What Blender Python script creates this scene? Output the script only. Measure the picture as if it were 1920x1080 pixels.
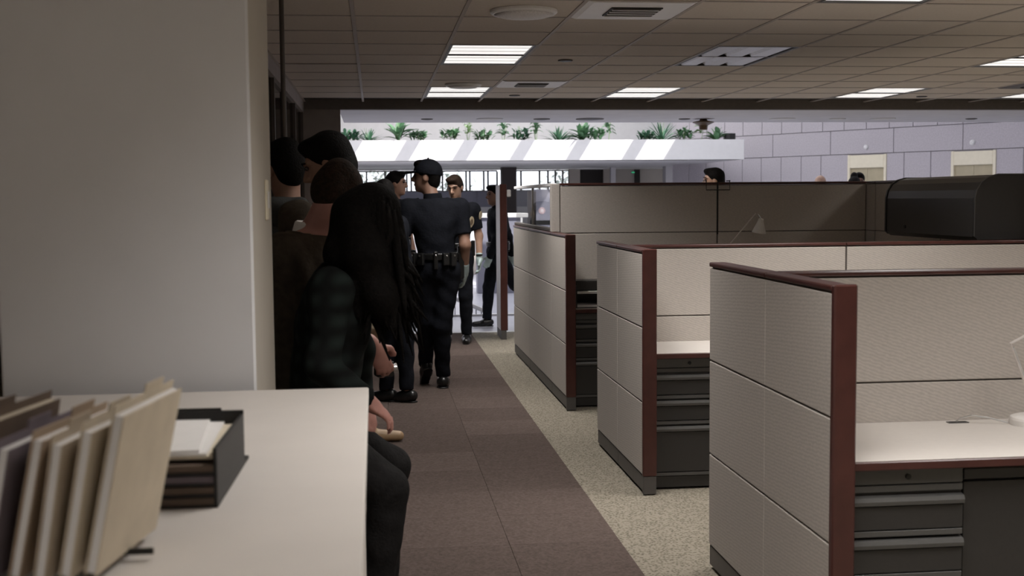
import bpy, bmesh, math, random
import numpy as np
from mathutils import Vector, Matrix

random.seed(7)
for o in list(bpy.data.objects):
    bpy.data.objects.remove(o)
SC = bpy.context.scene
COL = SC.collection

# ------------------------------------------------------------------ camera
F_PX, ROLL, PITCH, YAW = 2248.73, .0082, .0750, .1132
fwd = Vector((math.sin(YAW)*math.cos(PITCH), math.cos(YAW)*math.cos(PITCH), -math.sin(PITCH)))
rt0 = Vector((math.cos(YAW), -math.sin(YAW), 0)); up0 = rt0.cross(fwd)
rt = rt0*math.cos(ROLL) - up0*math.sin(ROLL)
up = rt0*math.sin(ROLL) + up0*math.cos(ROLL)
cam_d = bpy.data.cameras.new('camera'); cam = bpy.data.objects.new('camera', cam_d); COL.objects.link(cam)
cam.matrix_world = Matrix(((rt.x, up.x, -fwd.x, 0), (rt.y, up.y, -fwd.y, 0), (rt.z, up.z, -fwd.z, 1.55), (0, 0, 0, 1)))
cam_d.sensor_width = 36; cam_d.lens = F_PX/1920*36
cam_d.clip_start = .05; cam_d.clip_end = 300
cam_d.dof.use_dof = True; cam_d.dof.focus_distance = 7.0; cam_d.dof.aperture_fstop = 5.0
SC.camera = cam

# ------------------------------------------------------------------ world, sun, exposure
SKY = 2.0; SUN = 5.0; LAMP = 23.0
w = bpy.data.worlds.new('sky'); SC.world = w; w.use_nodes = True
w.node_tree.nodes['Background'].inputs[0].default_value = (.93, .95, 1, 1)
w.node_tree.nodes['Background'].inputs[1].default_value = SKY
sd = bpy.data.lights.new('sun', 'SUN'); sd.energy = SUN; sd.angle = .008; sd.color = (1, .97, .93)
sun = bpy.data.objects.new('sun', sd); COL.objects.link(sun); sun.location = (4, 20, 20)
sun.rotation_euler = Vector((-.61, .8, -1)).to_track_quat('-Z', 'Y').to_euler()
vs = SC.view_settings
vs.view_transform = 'Standard'; vs.look = 'None'; vs.gamma = 1; vs.use_curve_mapping = False; vs.exposure = 0.0

# ------------------------------------------------------------------ materials
MATS = {}
def mat(name, col, rough=.6, var=.06, scale=20, bump=0, bscale=None, metal=0, emit=0, alpha=None, spec=.5):
    if name in MATS: return MATS[name]
    m = bpy.data.materials.new(name); m.use_nodes = True; nt = m.node_tree; N = nt.nodes; L = nt.links
    b = N['Principled BSDF']; b.inputs['Roughness'].default_value = rough; b.inputs['Metallic'].default_value = metal
    b.inputs['Specular IOR Level'].default_value = spec
    tc = N.new('ShaderNodeTexCoord')
    nz = N.new('ShaderNodeTexNoise'); nz.inputs['Scale'].default_value = scale; nz.inputs['Detail'].default_value = 4
    L.new(tc.outputs['Object'], nz.inputs['Vector'])
    rp = N.new('ShaderNodeValToRGB')
    rp.color_ramp.elements[0].position = .3; rp.color_ramp.elements[1].position = .7
    rp.color_ramp.elements[0].color = [max(0, c*(1-var)) for c in col]+[1]
    rp.color_ramp.elements[1].color = [min(1, c*(1+var)) for c in col]+[1]
    L.new(nz.outputs['Fac'], rp.inputs['Fac']); L.new(rp.outputs['Color'], b.inputs['Base Color'])
    if bump:
        n2 = N.new('ShaderNodeTexNoise'); n2.inputs['Scale'].default_value = bscale or scale*4; n2.inputs['Detail'].default_value = 3
        L.new(tc.outputs['Object'], n2.inputs['Vector'])
        bp = N.new('ShaderNodeBump'); bp.inputs['Strength'].default_value = bump; bp.inputs['Distance'].default_value = .01
        L.new(n2.outputs['Fac'], bp.inputs['Height']); L.new(bp.outputs['Normal'], b.inputs['Normal'])
    if emit:
        L.new(rp.outputs['Color'], b.inputs['Emission Color']); b.inputs['Emission Strength'].default_value = emit
    MATS[name] = m
    return m
def fabric_mat(name, col):
    m = mat(name, col, .9, .05, 60, .12, 500, spec=.2)
    nt = m.node_tree; N = nt.nodes; L = nt.links
    wv = N.new('ShaderNodeTexWave'); wv.inputs['Scale'].default_value = 26; wv.inputs['Distortion'].default_value = 3.5; wv.inputs['Detail'].default_value = 2
    wv.inputs['Detail Scale'].default_value = 1.5
    mp = N.new('ShaderNodeMapping'); mp.inputs['Rotation'].default_value = (.5, 1.2, .4)
    tc = N.new('ShaderNodeTexCoord'); L.new(tc.outputs['Object'], mp.inputs['Vector']); L.new(mp.outputs['Vector'], wv.inputs['Vector'])
    mx = N.new('ShaderNodeMix'); mx.data_type = 'RGBA'; mx.blend_type = 'MULTIPLY'
    mr = N.new('ShaderNodeMapRange'); mr.inputs['To Min'].default_value = .90; mr.inputs['To Max'].default_value = 1.04
    L.new(wv.outputs['Color'], mr.inputs['Value'])
    b = N['Principled BSDF']; src = b.inputs['Base Color'].links[0].from_socket
    mx.inputs['Factor'].default_value = 1
    L.new(src, mx.inputs['A']); L.new(mr.outputs['Result'], mx.inputs['B']); L.new(mx.outputs['Result'], b.inputs['Base Color'])
    return m
def speckle_mat(name, a, bcol, scale=90):
    m = mat(name, a, .95, .3, scale, .5, scale*1.5, spec=.1)
    nt = m.node_tree; N = nt.nodes; L = nt.links
    b = N['Principled BSDF']; src = b.inputs['Base Color'].links[0].from_socket
    vo = N.new('ShaderNodeTexVoronoi'); vo.inputs['Scale'].default_value = scale
    tc = N.new('ShaderNodeTexCoord'); L.new(tc.outputs['Object'], vo.inputs['Vector'])
    mx = N.new('ShaderNodeMix'); mx.data_type = 'RGBA'
    mr = N.new('ShaderNodeMapRange'); mr.inputs['From Min'].default_value = .1; mr.inputs['From Max'].default_value = .6
    L.new(vo.outputs['Distance'], mr.inputs['Value']); L.new(mr.outputs['Result'], mx.inputs['Factor'])
    mx.inputs['B'].default_value = list(bcol)+[1]
    L.new(src, mx.inputs['A']); L.new(mx.outputs['Result'], b.inputs['Base Color'])
    return m
def glass_mat(name, col=(.9, .95, .95), tint=.85, ior=1.25):
    m = bpy.data.materials.new(name); m.use_nodes = True; N = m.node_tree.nodes; L = m.node_tree.links
    N.remove(N['Principled BSDF']); out = N['Material Output']
    t = N.new('ShaderNodeBsdfTransparent'); t.inputs[0].default_value = [c*tint for c in col]+[1]
    g = N.new('ShaderNodeBsdfGlossy'); g.inputs['Roughness'].default_value = .03
    fr = N.new('ShaderNodeFresnel'); fr.inputs[0].default_value = ior
    mx = N.new('ShaderNodeMixShader'); ge = N.new('ShaderNodeNewGeometry'); iv = N.new('ShaderNodeMath'); iv.operation = 'SUBTRACT'; iv.inputs[0].default_value = 1; L.new(ge.outputs['Backfacing'], iv.inputs[1])
    ml = N.new('ShaderNodeMath'); ml.operation = 'MULTIPLY'; L.new(fr.outputs[0], ml.inputs[0]); L.new(iv.outputs[0], ml.inputs[1])   # reflect on the outer face only
    L.new(ml.outputs[0], mx.inputs[0]); L.new(t.outputs[0], mx.inputs[1]); L.new(g.outputs[0], mx.inputs[2])
    L.new(mx.outputs[0], out.inputs[0]); MATS[name] = m
    return m
def plaid_mat(name, c1, c2):
    m = mat(name, c1, .95, .1, 40, .2, 300, spec=.1); nt = m.node_tree; N = nt.nodes; L = nt.links
    b = N['Principled BSDF']; src = b.inputs['Base Color'].links[0].from_socket
    tc = N.new('ShaderNodeTexCoord'); outs = []
    for rot in ((0, 0, .6), (0, 1.57, 0)):
        mp = N.new('ShaderNodeMapping'); mp.inputs['Rotation'].default_value = rot
        wv = N.new('ShaderNodeTexWave'); wv.inputs['Scale'].default_value = 4.5; wv.wave_profile = 'SIN'
        L.new(tc.outputs['Object'], mp.inputs[0]); L.new(mp.outputs[0], wv.inputs['Vector']); outs.append(wv.outputs['Fac'])
    mul = N.new('ShaderNodeMath'); mul.operation = 'MULTIPLY'; L.new(outs[0], mul.inputs[0]); L.new(outs[1], mul.inputs[1])
    mx = N.new('ShaderNodeMix'); mx.data_type = 'RGBA'; L.new(mul.outputs[0], mx.inputs['Factor'])
    L.new(src, mx.inputs['A']); mx.inputs['B'].default_value = list(c2)+[1]; L.new(mx.outputs['Result'], b.inputs['Base Color'])
    return m

FAB = fabric_mat('partition_fabric', (.47, .43, .39))
FABT = FAB
CAP = mat('cherry_trim', (.066, .022, .018), .3, .15, 12)
FRAME = mat('partition_frame', (.10, .085, .075), .6)
KICK = mat('kick_grey', (.085, .078, .075), .5)
CHAR = mat('charcoal_metal', (.032, .030, .029), .36, .05, 60)
CHARL = mat('charcoal_pull', (.085, .083, .08), .28, .05, 60)
BLACK = mat('black', (.008, .008, .008), .5)
WTOP = mat('worktop_laminate', (.66, .62, .58), .4, .02, 40)
WHITE = mat('white_paint', (.78, .77, .77), .6, .02, 8)
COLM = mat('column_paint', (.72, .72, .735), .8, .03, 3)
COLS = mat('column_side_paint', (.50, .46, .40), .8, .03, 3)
CNT = mat('counter_laminate', (.60, .56, .52), .5, .02, 8)
CTILE = mat('ceiling_tile', (.70, .635, .575), .95, .04, 60, .25, 250, spec=.1)
CBAR = mat('ceiling_grid', (.46, .41, .375), .6)
CBEAM = mat('beam_brown', (.20, .175, .165), .8)
SOF = mat('soffit_plaster', (.68, .66, .68), .6, .05, 3)
CARP = [mat('brown_carpet_%d' % i, (.115*k, .088*k, .077*k), .97, .22, 70, .5, 400, spec=.05) for i, k in enumerate((.92, 1, 1.08))]
BEIGE = speckle_mat('beige_carpet', (.105, .09, .066), (.275, .245, .195), 75)
LOBBY = mat('lobby_floor', (.50, .50, .56), .35, .05, 5)
STONE = mat('lavender_stone', (.50, .465, .50), .6, .10, 30, .1, 80)
STONEB = mat('stone_joint', (.33, .31, .34), .8)
CREAM = mat('cream_metal', (.86, .79, .62), .45, .03, 10)
TAN = mat('tan_door', (.46, .40, .27), .4, .06, 6)
GLASS = glass_mat('clear_glass', (.97, .98, 1), .97)
GLASSP = glass_mat('screen_glass', (.95, .95, .94), .96, 1.15)
GLASST = glass_mat('tinted_glass', (.75, .74, .72), .75)
DKWALL = mat('dark_brown_wall', (.34, .30, .285), .7, .08, 6)
GWALL = mat('blue_grey_panel', (.26, .26, .32), .6, .04, 6)
LWALL = mat('pale_wall', (.56, .54, .56), .7, .03, 4)
BWALL = mat('beige_far_wall', (.42, .38, .34), .8, .04, 3)
CWHITE = mat('fitting_white', (.93, .92, .92), .45, .02, 8)
DARK = mat('dark_opening', (.02, .015, .013), .8)
STEEL = mat('brushed_steel', (.6, .6, .6), .3, .05, 40, metal=1)
LAMPW = mat('lamp_silver', (.80, .77, .74), .35, .03, 30)
PAPER = mat('paper', (.78, .76, .74), .8, .02, 30)
PAPERY = mat('paper_cream', (.62, .55, .43), .8, .04, 30)
MANILA = [mat('manila_a', (.60, .52, .40), .8), mat('manila_b', (.50, .42, .32), .8), mat('folder_brown', (.14, .10, .075), .8),
          mat('folder_purple', (.17, .14, .16), .8), mat('folder_tan', (.42, .32, .23), .8), mat('folder_white', (.62, .58, .53), .8)]
NAVY = mat('navy_uniform', (.009, .010, .014), .85, .2, 30, .25, 60, spec=.12)
SKIN = mat('skin_a', (.40, .24, .17), .5, .06, 30)
SKIN2 = mat('skin_b', (.30, .17, .12), .5, .06, 30)
SKINP = mat('skin_pink', (.48, .24, .20), .5, .08, 20)
HAIRD = mat('dark_hair', (.007, .006, .0055), .7, .3, 60, .5, 120, spec=.08)
HAIRB = mat('brown_hair', (.030, .019, .013), .7, .4, 60, .5, 120, spec=.1)
GLOVE = mat('pale_teal_glove', (.42, .52, .52), .5, .08, 30)
LEATHER = mat('black_leather', (.010, .010, .010), .3)
EYEM = mat('eye_dark', (.03, .02, .02), .2)
GOLD = mat('patch_gold', (.52, .44, .30), .6, .2, 200)

# ------------------------------------------------------------------ mesh helpers
def link(name, me, m, parent=None, loc=(0, 0, 0)):
    o = bpy.data.objects.new(name, me); COL.objects.link(o)
    if m is not None and me is not None:
        if not me.materials: me.materials.append(m)
    if parent is not None: o.parent = parent
    o.location = loc
    return o
def tag(o, label=None, cat=None, group=None, kind=None):
    if label: o['label'] = label
    if cat: o['category'] = cat
    if group: o['group'] = group
    if kind: o['kind'] = kind
    return o
def thing(name, label, cat, loc=(0, 0, 0), rz=0, group=None):
    o = bpy.data.objects.new(name, None); COL.objects.link(o); o.location = loc; o.rotation_euler = (0, 0, rz)
    o.empty_display_size = .1
    return tag(o, label, cat, group)
def struct(o): o['kind'] = 'structure'; return o
class B:
    """collects shapes into one bmesh"""
    def __init__(s): s.bm = bmesh.new()
    def box(s, x0, x1, y0, y1, z0, z1, bev=0, seg=1):
        vs_ = [s.bm.verts.new(p) for p in ((x0,y0,z0),(x1,y0,z0),(x1,y1,z0),(x0,y1,z0),(x0,y0,z1),(x1,y0,z1),(x1,y1,z1),(x0,y1,z1))]
        fs = [s.bm.faces.new([vs_[i] for i in q]) for q in ((0,3,2,1),(4,5,6,7),(0,1,5,4),(1,2,6,5),(2,3,7,6),(3,0,4,7))]
        if bev:
            es = list({e for f in fs for e in f.edges})
            bmesh.ops.bevel(s.bm, geom=es, offset=bev, segments=seg, affect='EDGES', profile=.5)
        return s
    def prism(s, pts, axis, a, b):
        """extrude a closed 2-D outline along an axis from a to b"""
        def P(p, t):
            return {'x': (t, p[0], p[1]), 'y': (p[0], t, p[1]), 'z': (p[0], p[1], t)}[axis]
        A = [s.bm.verts.new(P(p, a)) for p in pts]; Bv = [s.bm.verts.new(P(p, b)) for p in pts]
        s.bm.faces.new(A); s.bm.faces.new(Bv[::-1]); n = len(pts)
        for i in range(n): s.bm.faces.new((A[i], Bv[i], Bv[(i+1) % n], A[(i+1) % n]))
        return s
    def lathe(s, prof, c=(0, 0, 0), n=24, axis='z'):
        rings = []
        for r, h in prof:
            ring = []
            for i in range(n):
                a = 2*math.pi*i/n; u, v = max(r, .0004)*math.cos(a), max(r, .0004)*math.sin(a)
                p = {'z': (u, v, h), 'y': (u, h, v), 'x': (h, u, v)}[axis]
                ring.append(s.bm.verts.new((p[0]+c[0], p[1]+c[1], p[2]+c[2])))
            rings.append(ring)
        for a, b in zip(rings, rings[1:]):
            for i in range(n): s.bm.faces.new((a[i], a[(i+1) % n], b[(i+1) % n], b[i]))
        s.bm.faces.new(rings[0]); s.bm.faces.new(rings[-1][::-1])
        return s
    def tube(s, pts, r, n=8):
        pts = [Vector(p) for p in pts]; rings = []
        for i, p in enumerate(pts):
            d = (pts[min(i+1, len(pts)-1)]-pts[max(i-1, 0)]).normalized()
            u = d.orthogonal().normalized() if i == 0 else (u - d*u.dot(d)).normalized()
            v = d.cross(u); rr = r[i] if isinstance(r, (list, tuple)) else r
            rings.append([s.bm.verts.new(p+u*(rr*math.cos(2*math.pi*k/n))+v*(rr*math.sin(2*math.pi*k/n))) for k in range(n)])
        for a, b in zip(rings, rings[1:]):
            for i in range(n): s.bm.faces.new((a[i], a[(i+1) % n], b[(i+1) % n], b[i]))
        s.bm.faces.new(rings[0][::-1]); s.bm.faces.new(rings[-1])
        return s
    def leaf(s, base, d, length, width, droop, thick=0):
        base = Vector(base); d = Vector(d).normalized(); side = d.cross(Vector((0, 0, 1)))
        if side.length < .05: side = Vector((1, 0, 0))
        side.normalize(); prev = None; n = 5
        for i in range(n+1):
            t = i/n; c = base + d*(length*t) + Vector((0, 0, -droop*length*t*t))
            wd = width*math.sin(math.pi*(.12+.88*t))*.5 + .001
            row = (s.bm.verts.new(c-side*wd+Vector((0, 0, wd*.35))), s.bm.verts.new(c), s.bm.verts.new(c+side*wd+Vector((0, 0, wd*.35))))
            if prev:
                s.bm.faces.new((prev[0], prev[1], row[1], row[0])); s.bm.faces.new((prev[1], prev[2], row[2], row[1]))
            prev = row
        return s
    def mesh(s, name, smooth=False):
        bmesh.ops.recalc_face_normals(s.bm, faces=s.bm.faces)
        me = bpy.data.meshes.new(name); s.bm.to_mesh(me); s.bm.free()
        if smooth:
            me.shade_smooth()
        return me
    def obj(s, name, m, parent=None, loc=(0, 0, 0), smooth=False):
        return link(name, s.mesh(name, smooth), m, parent, loc)
def box(name, m, x0, x1, y0, y1, z0, z1, parent=None, bev=0, seg=1):
    """one box whose origin lies at its own base centre (in its parent's frame)"""
    cx, cy = (x0+x1)/2, (y0+y1)/2
    return B().box(x0-cx, x1-cx, y0-cy, y1-cy, 0, z1-z0, bev, seg).obj(name, m, parent, (cx, cy, z0))

# ================================================================== SETTING
# ---- floor
fl = struct(box('floor', BEIGE, -5, 12, -4, 13.72, -.12, 0))
TX1, TY1 = 1.074, 13.744
tm = B().box(-.2495, .2495, -.2495, .2495, 0, .006, .0015).mesh('carpet_tile')
tms = []
for m in CARP:
    c = tm.copy(); c.materials.append(m); tms.append(c)
for i in range(4):
    for j in range(23):
        t = link('carpet_tile', random.choice(tms), None, fl, (TX1-.25-.5*i-3.5, TY1-.275-.5*j-4.86, .1201))
        t.location.z = .1201
lob = struct(box('lobby_floor', LOBBY, -1.5, 24, 13.72, 39, -.12, -.004))
struct(box('trim_1', WHITE, -.35, 12, 13.70, 13.80, -.01, .008))
lob_line = struct(box('trim_2', WHITE, -.9, 9, 15.70, 15.80, -.01, .02))

# ---- ceiling: grid bars and tiles
ZC = 2.577; GX, GY, G = .507, 8.086, .61
ce = struct(box('ceiling', mat('plenum_dark', (.05, .045, .04), .9), -5, 12, -4, 12.84, 2.60, 2.66))
LIGHTS = {}          # (i, j): state, two tiles deep in j
for i in (0, 3, 7, 10):
    for j in (0, 5, -5, -10, -15): LIGHTS[(i, j)] = 'off' if (i, j) == (3, 0) else 'on'
for ij in ((-3, -15), (-7, -10), (-7, -15)): LIGHTS[ij] = 'on'  # unseen panels on the left, added to brighten the column and counter
DIFF = {(1, -3): 'air', (1, 4): 'air', (9, 4): 'vent'}
used = set(DIFF)
for (i, j) in LIGHTS: used |= {(i, j), (i, j+1)}
tile_me = B().box(-.296, .296, -.296, .296, 0, .016, .004).mesh('ceiling_tile'); tile_me.materials.append(CTILE)
for i in range(-3, 13):
    for j in range(-4, 8):
        if (i, j) in used: continue
        x, y = GX+(i+.5)*G, GY+(j+.5)*G
        if y+.3 > 12.84: continue
        t = link('ceiling_tile', tile_me, None, ce, (x-3.5, y-4.42, ZC-2.60-.002))
        if (i, j) == (-2, 1): t.rotation_euler = (.012, 0, 0)
# everything of the ceiling nearer than the tiles in view is one plain field
box('tile_field', CTILE, -5-3.5, 12-3.5, -4-4.42, GY-4*G-.01-4.42, ZC-2.60+.012, ZC-2.60+.021, ce)
box('tile_field', CTILE, -5-3.5, GX-3*G-.01-3.5, GY-4*G-4.42, 12.83-4.42, ZC-2.60+.012, ZC-2.60+.021, ce)
box('tile_field', CTILE, GX+13*G+.01-3.5, 12-3.5, GY-4*G-4.42, 12.83-4.42, ZC-2.60+.012, ZC-2.60+.021, ce)
for i in range(-3, 14):
    box('grid_bar', CBAR, GX+i*G-.011-3.5, GX+i*G+.011-3.5, GY-4*G-4.42, 12.83-4.42, ZC-2.60-.006, ZC-2.60+.004, ce)
for j in range(-4, 8):
    box('grid_bar', CBAR, GX-3*G-3.5, GX+13*G-3.5, GY+j*G-.011-4.42, GY+j*G+.011-4.42, ZC-2.60-.0055, ZC-2.60+.0035, ce)

# ---- beam, soffit, added sun-blocking roof mass
struct(box('trim_3', CBEAM, -.72, 12, 12.84, 12.95, 2.493, 2.66))
sof = struct(box('soffit', SOF, -.36, 12, 12.955, 15.12, 2.495, 2.60))
struct(box('sun_block_roof', LWALL, -5.2, 20, -4.2, 15.15, 2.67, 6.2))  # unseen block added above the ceiling to keep sun and sky light out

# ---- room walls
struct(box('wall_back', LWALL, -5.2, 12.2, -4.2, -4, 0, 2.66))
struct(box('wall_right', LWALL, 12, 12.2, -4, 15.1, 0, 2.66))
wl = struct(box('wall_left', LWALL, -5.2, -5, -4, 12.95, 0, 2.66))
# glazed office front along the aisle
og = struct(box('wall_side', DKWALL, -.80, -.72, 5.6, 12.84, 2.46, 2.575))
wf = thing('wall_glazing', None, None); struct(wf)
box('sill_rail', FRAME, -.79, -.73, 5.6, 12.84, 0, .12, wf)
for k in range(7):
    y0 = 5.6+k*1.2
    box('mullion', FRAME, -.79, -.73, y0-.025, y0+.025, .12, 2.46, wf)
    if k < 6: box('pane', GLASST, -.765, -.755, y0+.025, y0+1.175, .12, 2.46, wf)
struct(box('wall_far', DKWALL, -5.2, -.345, 12.86, 13.0, 0, 2.66))
for k in range(14):
    box('batten', DKWALL, -2.6+.13*k, -2.6+.13*k+.09, 12.82, 12.86, 0, 2.575, None)
    o = COL.objects[-1]; o.parent = bpy.data.objects['wall_far']; o.location = (o.location.x+2.7725, o.location.y-12.93, 0)
struct(box('wall_atrium', LWALL, -1.7, -1.5, 13, 38.2, 0, 6.2))
# column beside the counter
cl = struct(box('column', COLM, -.98, -.324, 3.25, 3.86, 0, 2.60, bev=.006))
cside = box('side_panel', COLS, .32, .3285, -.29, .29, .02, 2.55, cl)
sw = box('switch_plate', CREAM, .3285, .334, .07, .15, 1.49, 1.61, cl, bev=.002)
box('rocker', WHITE, .004, .007, -.012, .012, .035, .085, sw)
# slim dark conduit from the ceiling
pol = tag(B().lathe([(.012, 0), (.012, 2.57)], n=10).obj('conduit_pole', FRAME, None, (-.445, 6.15, 0)),
    'slim dark pole from floor to ceiling beside the white column', 'pole')

# ================================================================== ATRIUM
# balcony planter
YB = 30.0
pb = struct(box('balcony_slab', WHITE, -1.5, 9.42, YB+.62, 38, 2.49, 2.75))
struct(box('sun_block_slab', WHITE, 9.42, 12.5, 35.0, 38.2, 2.49, 2.75))  # hidden slab added to keep the sun off the corridor pillar
pl = thing('planter_box', 'long white planter balcony with sunlit front across the atrium', 'planter', (4, YB, 2.485))
B().box(-5.5, 5.42, 0, .06, 0, .51, .004).obj('front_panel', WHITE, pl)
B().box(-5.5, 5.42, .56, .62, 0, .51, .004).obj('rear_panel', WHITE, pl)
B().box(5.36, 5.42, .06, .56, 0, .51).obj('end_panel', WHITE, pl)
B().box(-5.5, 5.36, .06, .56, 0, .44).obj('soil', mat('soil', (.05, .035, .025), .95), pl)
LEAF = [mat('leaf_mid', (.11, .24, .12), .45, .3, 20), mat('leaf_dark', (.06, .16, .09), .4, .3, 20), mat('leaf_pale', (.30, .44, .22), .5, .2, 20), mat('leaf_rust', (.36, .20, .06), .6, .3, 20)]
def plant(x, y, kind, h, label):
    t = thing('potted_plant', label, 'plant', (x, y, 2.925), 0, 'plants in the balcony planter')
    b = B(); rnd = random.Random(int(x*100)); n = {'bush': 52, 'broad': 26, 'spiky': 40, 'stem': 26}[kind]
    for k in range(n):
        a = rnd.uniform(0, 6.283); el = rnd.uniform(.3, 1.3)
        d = (math.cos(a)*math.cos(el), math.sin(a)*math.cos(el)*.6, math.sin(el))
        base = (rnd.uniform(-.1, .1), rnd.uniform(-.06, .06), rnd.uniform(.06, h*.55))
        if kind == 'bush': b.leaf((base[0]*1.8, base[1], base[2]), d, rnd.uniform(.18, .32), rnd.uniform(.06, .10), .4)
        elif kind == 'broad': b.leaf((base[0]*.6, base[1], base[2]*.6), d, h*rnd.uniform(.7, 1.05), rnd.uniform(.09, .14), .3)
        elif kind == 'spiky': b.leaf((base[0]*.4, base[1], 0), d, h*rnd.uniform(.9, 1.2), .045, .25)
        else: b.leaf((base[0]*.4, base[1]*.4, h*rnd.uniform(.35, .95)), d, rnd.uniform(.18, .30), rnd.uniform(.07, .12), .6)
    b.obj('foliage', LEAF[{'bush': rnd.choice((0, 1, 1)), 'broad': 0, 'spiky': 1, 'stem': rnd.choice((0, 2))}[kind]], t)
    s = B()
    for k in range(3):
        a = rnd.uniform(0, 6.28); s.tube([(0, 0, -.02), (.05*math.cos(a), .03*math.sin(a), h*.4), (.1*math.cos(a), .05*math.sin(a), h*.85)], [.008, .006, .003], 5)
    s.obj('stem', LEAF[2], t)
    if rnd.random() < .75:
        b = B()
        for k in range(12):
            a = rnd.uniform(0, 6.283); b.leaf((rnd.uniform(-.15, .15), rnd.uniform(-.08, .02), 0), (math.cos(a), math.sin(a)*.5, .5), rnd.uniform(.08, .15), .04, .4)
        b.obj('dry_leaves', LEAF[3], t)
def XB(px): return (px-702.0)/2249*(YB+.3)*1.0075
PLANTS = [(662, 'bush', .3, 'low bushy plant at the far left end of the balcony planter'),
 (692, 'spiky', .32, 'small spiky plant, second from the left end of the planter'),
 (748, 'broad', .52, 'big broad-leaved plant with upright pale stalks on the planter'),
 (785, 'bush', .28, 'low plant just right of the big broad-leaved one'),
 (842, 'bush', .34, 'low bushy planter plant just right of the capped officer\'s head'),
 (876, 'stem', .46, 'tall single-stem plant over the officer facing the camera'),
 (906, 'bush', .3, 'low bushy plant right of the tall single-stem one'),
 (942, 'stem', .36, 'loose leafy plant near the middle of the planter'),
 (975, 'bush', .36, 'bushy plant with hanging tips in the planter middle'),
 (1003, 'stem', .44, 'upright stemmed plant in the planter middle, above the glass screen'),
 (1046, 'spiky', .36, 'small spiky plant with rust-coloured base leaves'),
 (1090, 'broad', .46, 'plant spilling over the front edge of the planter'),
 (1116, 'bush', .34, 'bushy plant beside the one spilling over the edge'),
 (1140, 'stem', .46, 'tall leaning plant left of the bare planter stretch'),
 (1212, 'bush', .26, 'low plant right of the bare planter stretch'),
 (1242, 'spiky', .50, 'large dark spiky plant near the right end of the planter'),
 (1285, 'bush', .36, 'bushy plant right of the large dark spiky one'),
 (1318, 'stem', .46, 'tall thin plant beneath the hanging ceiling fixture'),
 (1348, 'broad', .34, 'pale green plant at the right end of the planter')]
for px, k, h, lab in PLANTS: plant(XB(px), YB+.28, k, h*1.42, lab)
# little floodlight on the planter end
t = thing('floodlight', 'small black floodlight standing on the right end of the planter', 'light', (XB(1374), YB+.3, 2.925))
B().box(-.14, .14, -.08, .08, .06, .24, .015).obj('housing', BLACK, t)
B().box(-.12, -.02, -.1, -.08, .08, .22).obj('lens', CHAR, t)
B().box(-.10, .10, -.04, .04, 0, .06).obj('foot', BLACK, t)

# back wall across the atrium, with window band
YW = 38.0
wb = struct(box('wall_opposite', WHITE, -1.5, 13, YW+.08, YW+.25, 2.44, 6.2))
struct(box('wall_opposite_base', WHITE, -1.5, 10.4, YW, YW+.25, 0, 1.27))
bs = struct(box('wall_opposite_band', GWALL, -1.5, 6.4, YW+.02, YW+.25, 1.27, 1.765))
for k in range(5):
    box('panel', GWALL, -1.45+k*1.56-2.45, -1.45+k*1.56+1.53-2.45, -.14, -.115, .01, .485, bs)
def window(n, x0, x1, cuts):
    wd = struct(thing('window_%d' % n, None, None, ((x0+x1)/2, YW+.12, 1.765)))
    z1 = .665; c = (x0+x1)/2
    B().box(x0-c, x1-c, -.05, .05, 0, .03).obj('window_sill', FRAME, wd)
    B().box(x0-c, x1-c, -.05, .05, z1-.04, z1).obj('head_rail', FRAME, wd)
    xs = [x0]+cuts+[x1]
    for x in xs: B().box(x-c-.025, x-c+.025, -.05, .05, .03, z1-.04).obj('mullion', BLACK, wd)
    for a, b2 in zip(xs, xs[1:]): B().box(a-c+.03, b2-c-.03, -.004, .004, .03, z1-.04).obj('pane', GLASS, wd)
def XW(px): return (px-702.0)/2249*YW*1.008
window(1, -1.0, XW(930), [XW(p) for p in (688, 722, 762, 770, 800, 828, 872, 879, 905, 913)])
window(2, XW(958), XW(1066), [XW(p) for p in (975, 1010, 1026, 1040, 1054)])
struct(box('pillar', mat('dark_pillar', (.045, .035, .033), .7), XW(930), XW(957), YW-1.3, YW-.9, 0, 2.49))
struct(box('wall_corridor', BWALL, XW(1066), XW(1086), YW, YW+.25, 1.27, 2.44))
struct(box('door_1', DARK, XW(1086), XW(1131), YW+.1, YW+.2, 1.27, 2.44))
struct(box('pillar.001', LWALL, XW(1139), XW(1148), YW-.5, YW-.3, 0, 2.49))
struct(box('wall_corridor.001', BWALL, XW(1131), XW(1300), YW+.02, YW+.25, 1.27, 2.44))
struct(box('door_2', DARK, XW(1190), XW(1200), YW-.03, YW+.018, 0, 2.42))
struct(box('pillar.002', LWALL, XW(1230), XW(1262), YW-1.4, YW-1.0, 0, 2.49))
t = thing('exit_sign', 'tiny green lit sign beside the dark corridor doorway', 'sign', (XW(1187), YW+.0, 2.30))
B().box(-.05, .05, -.02, .02, 0, .07, .004).obj('housing', BLACK, t)
B().box(-.05, .05, -.024, -.02, .012, .058).obj('face', mat('exit_green', (.08, .6, .3), .5, emit=.35), t)
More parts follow.
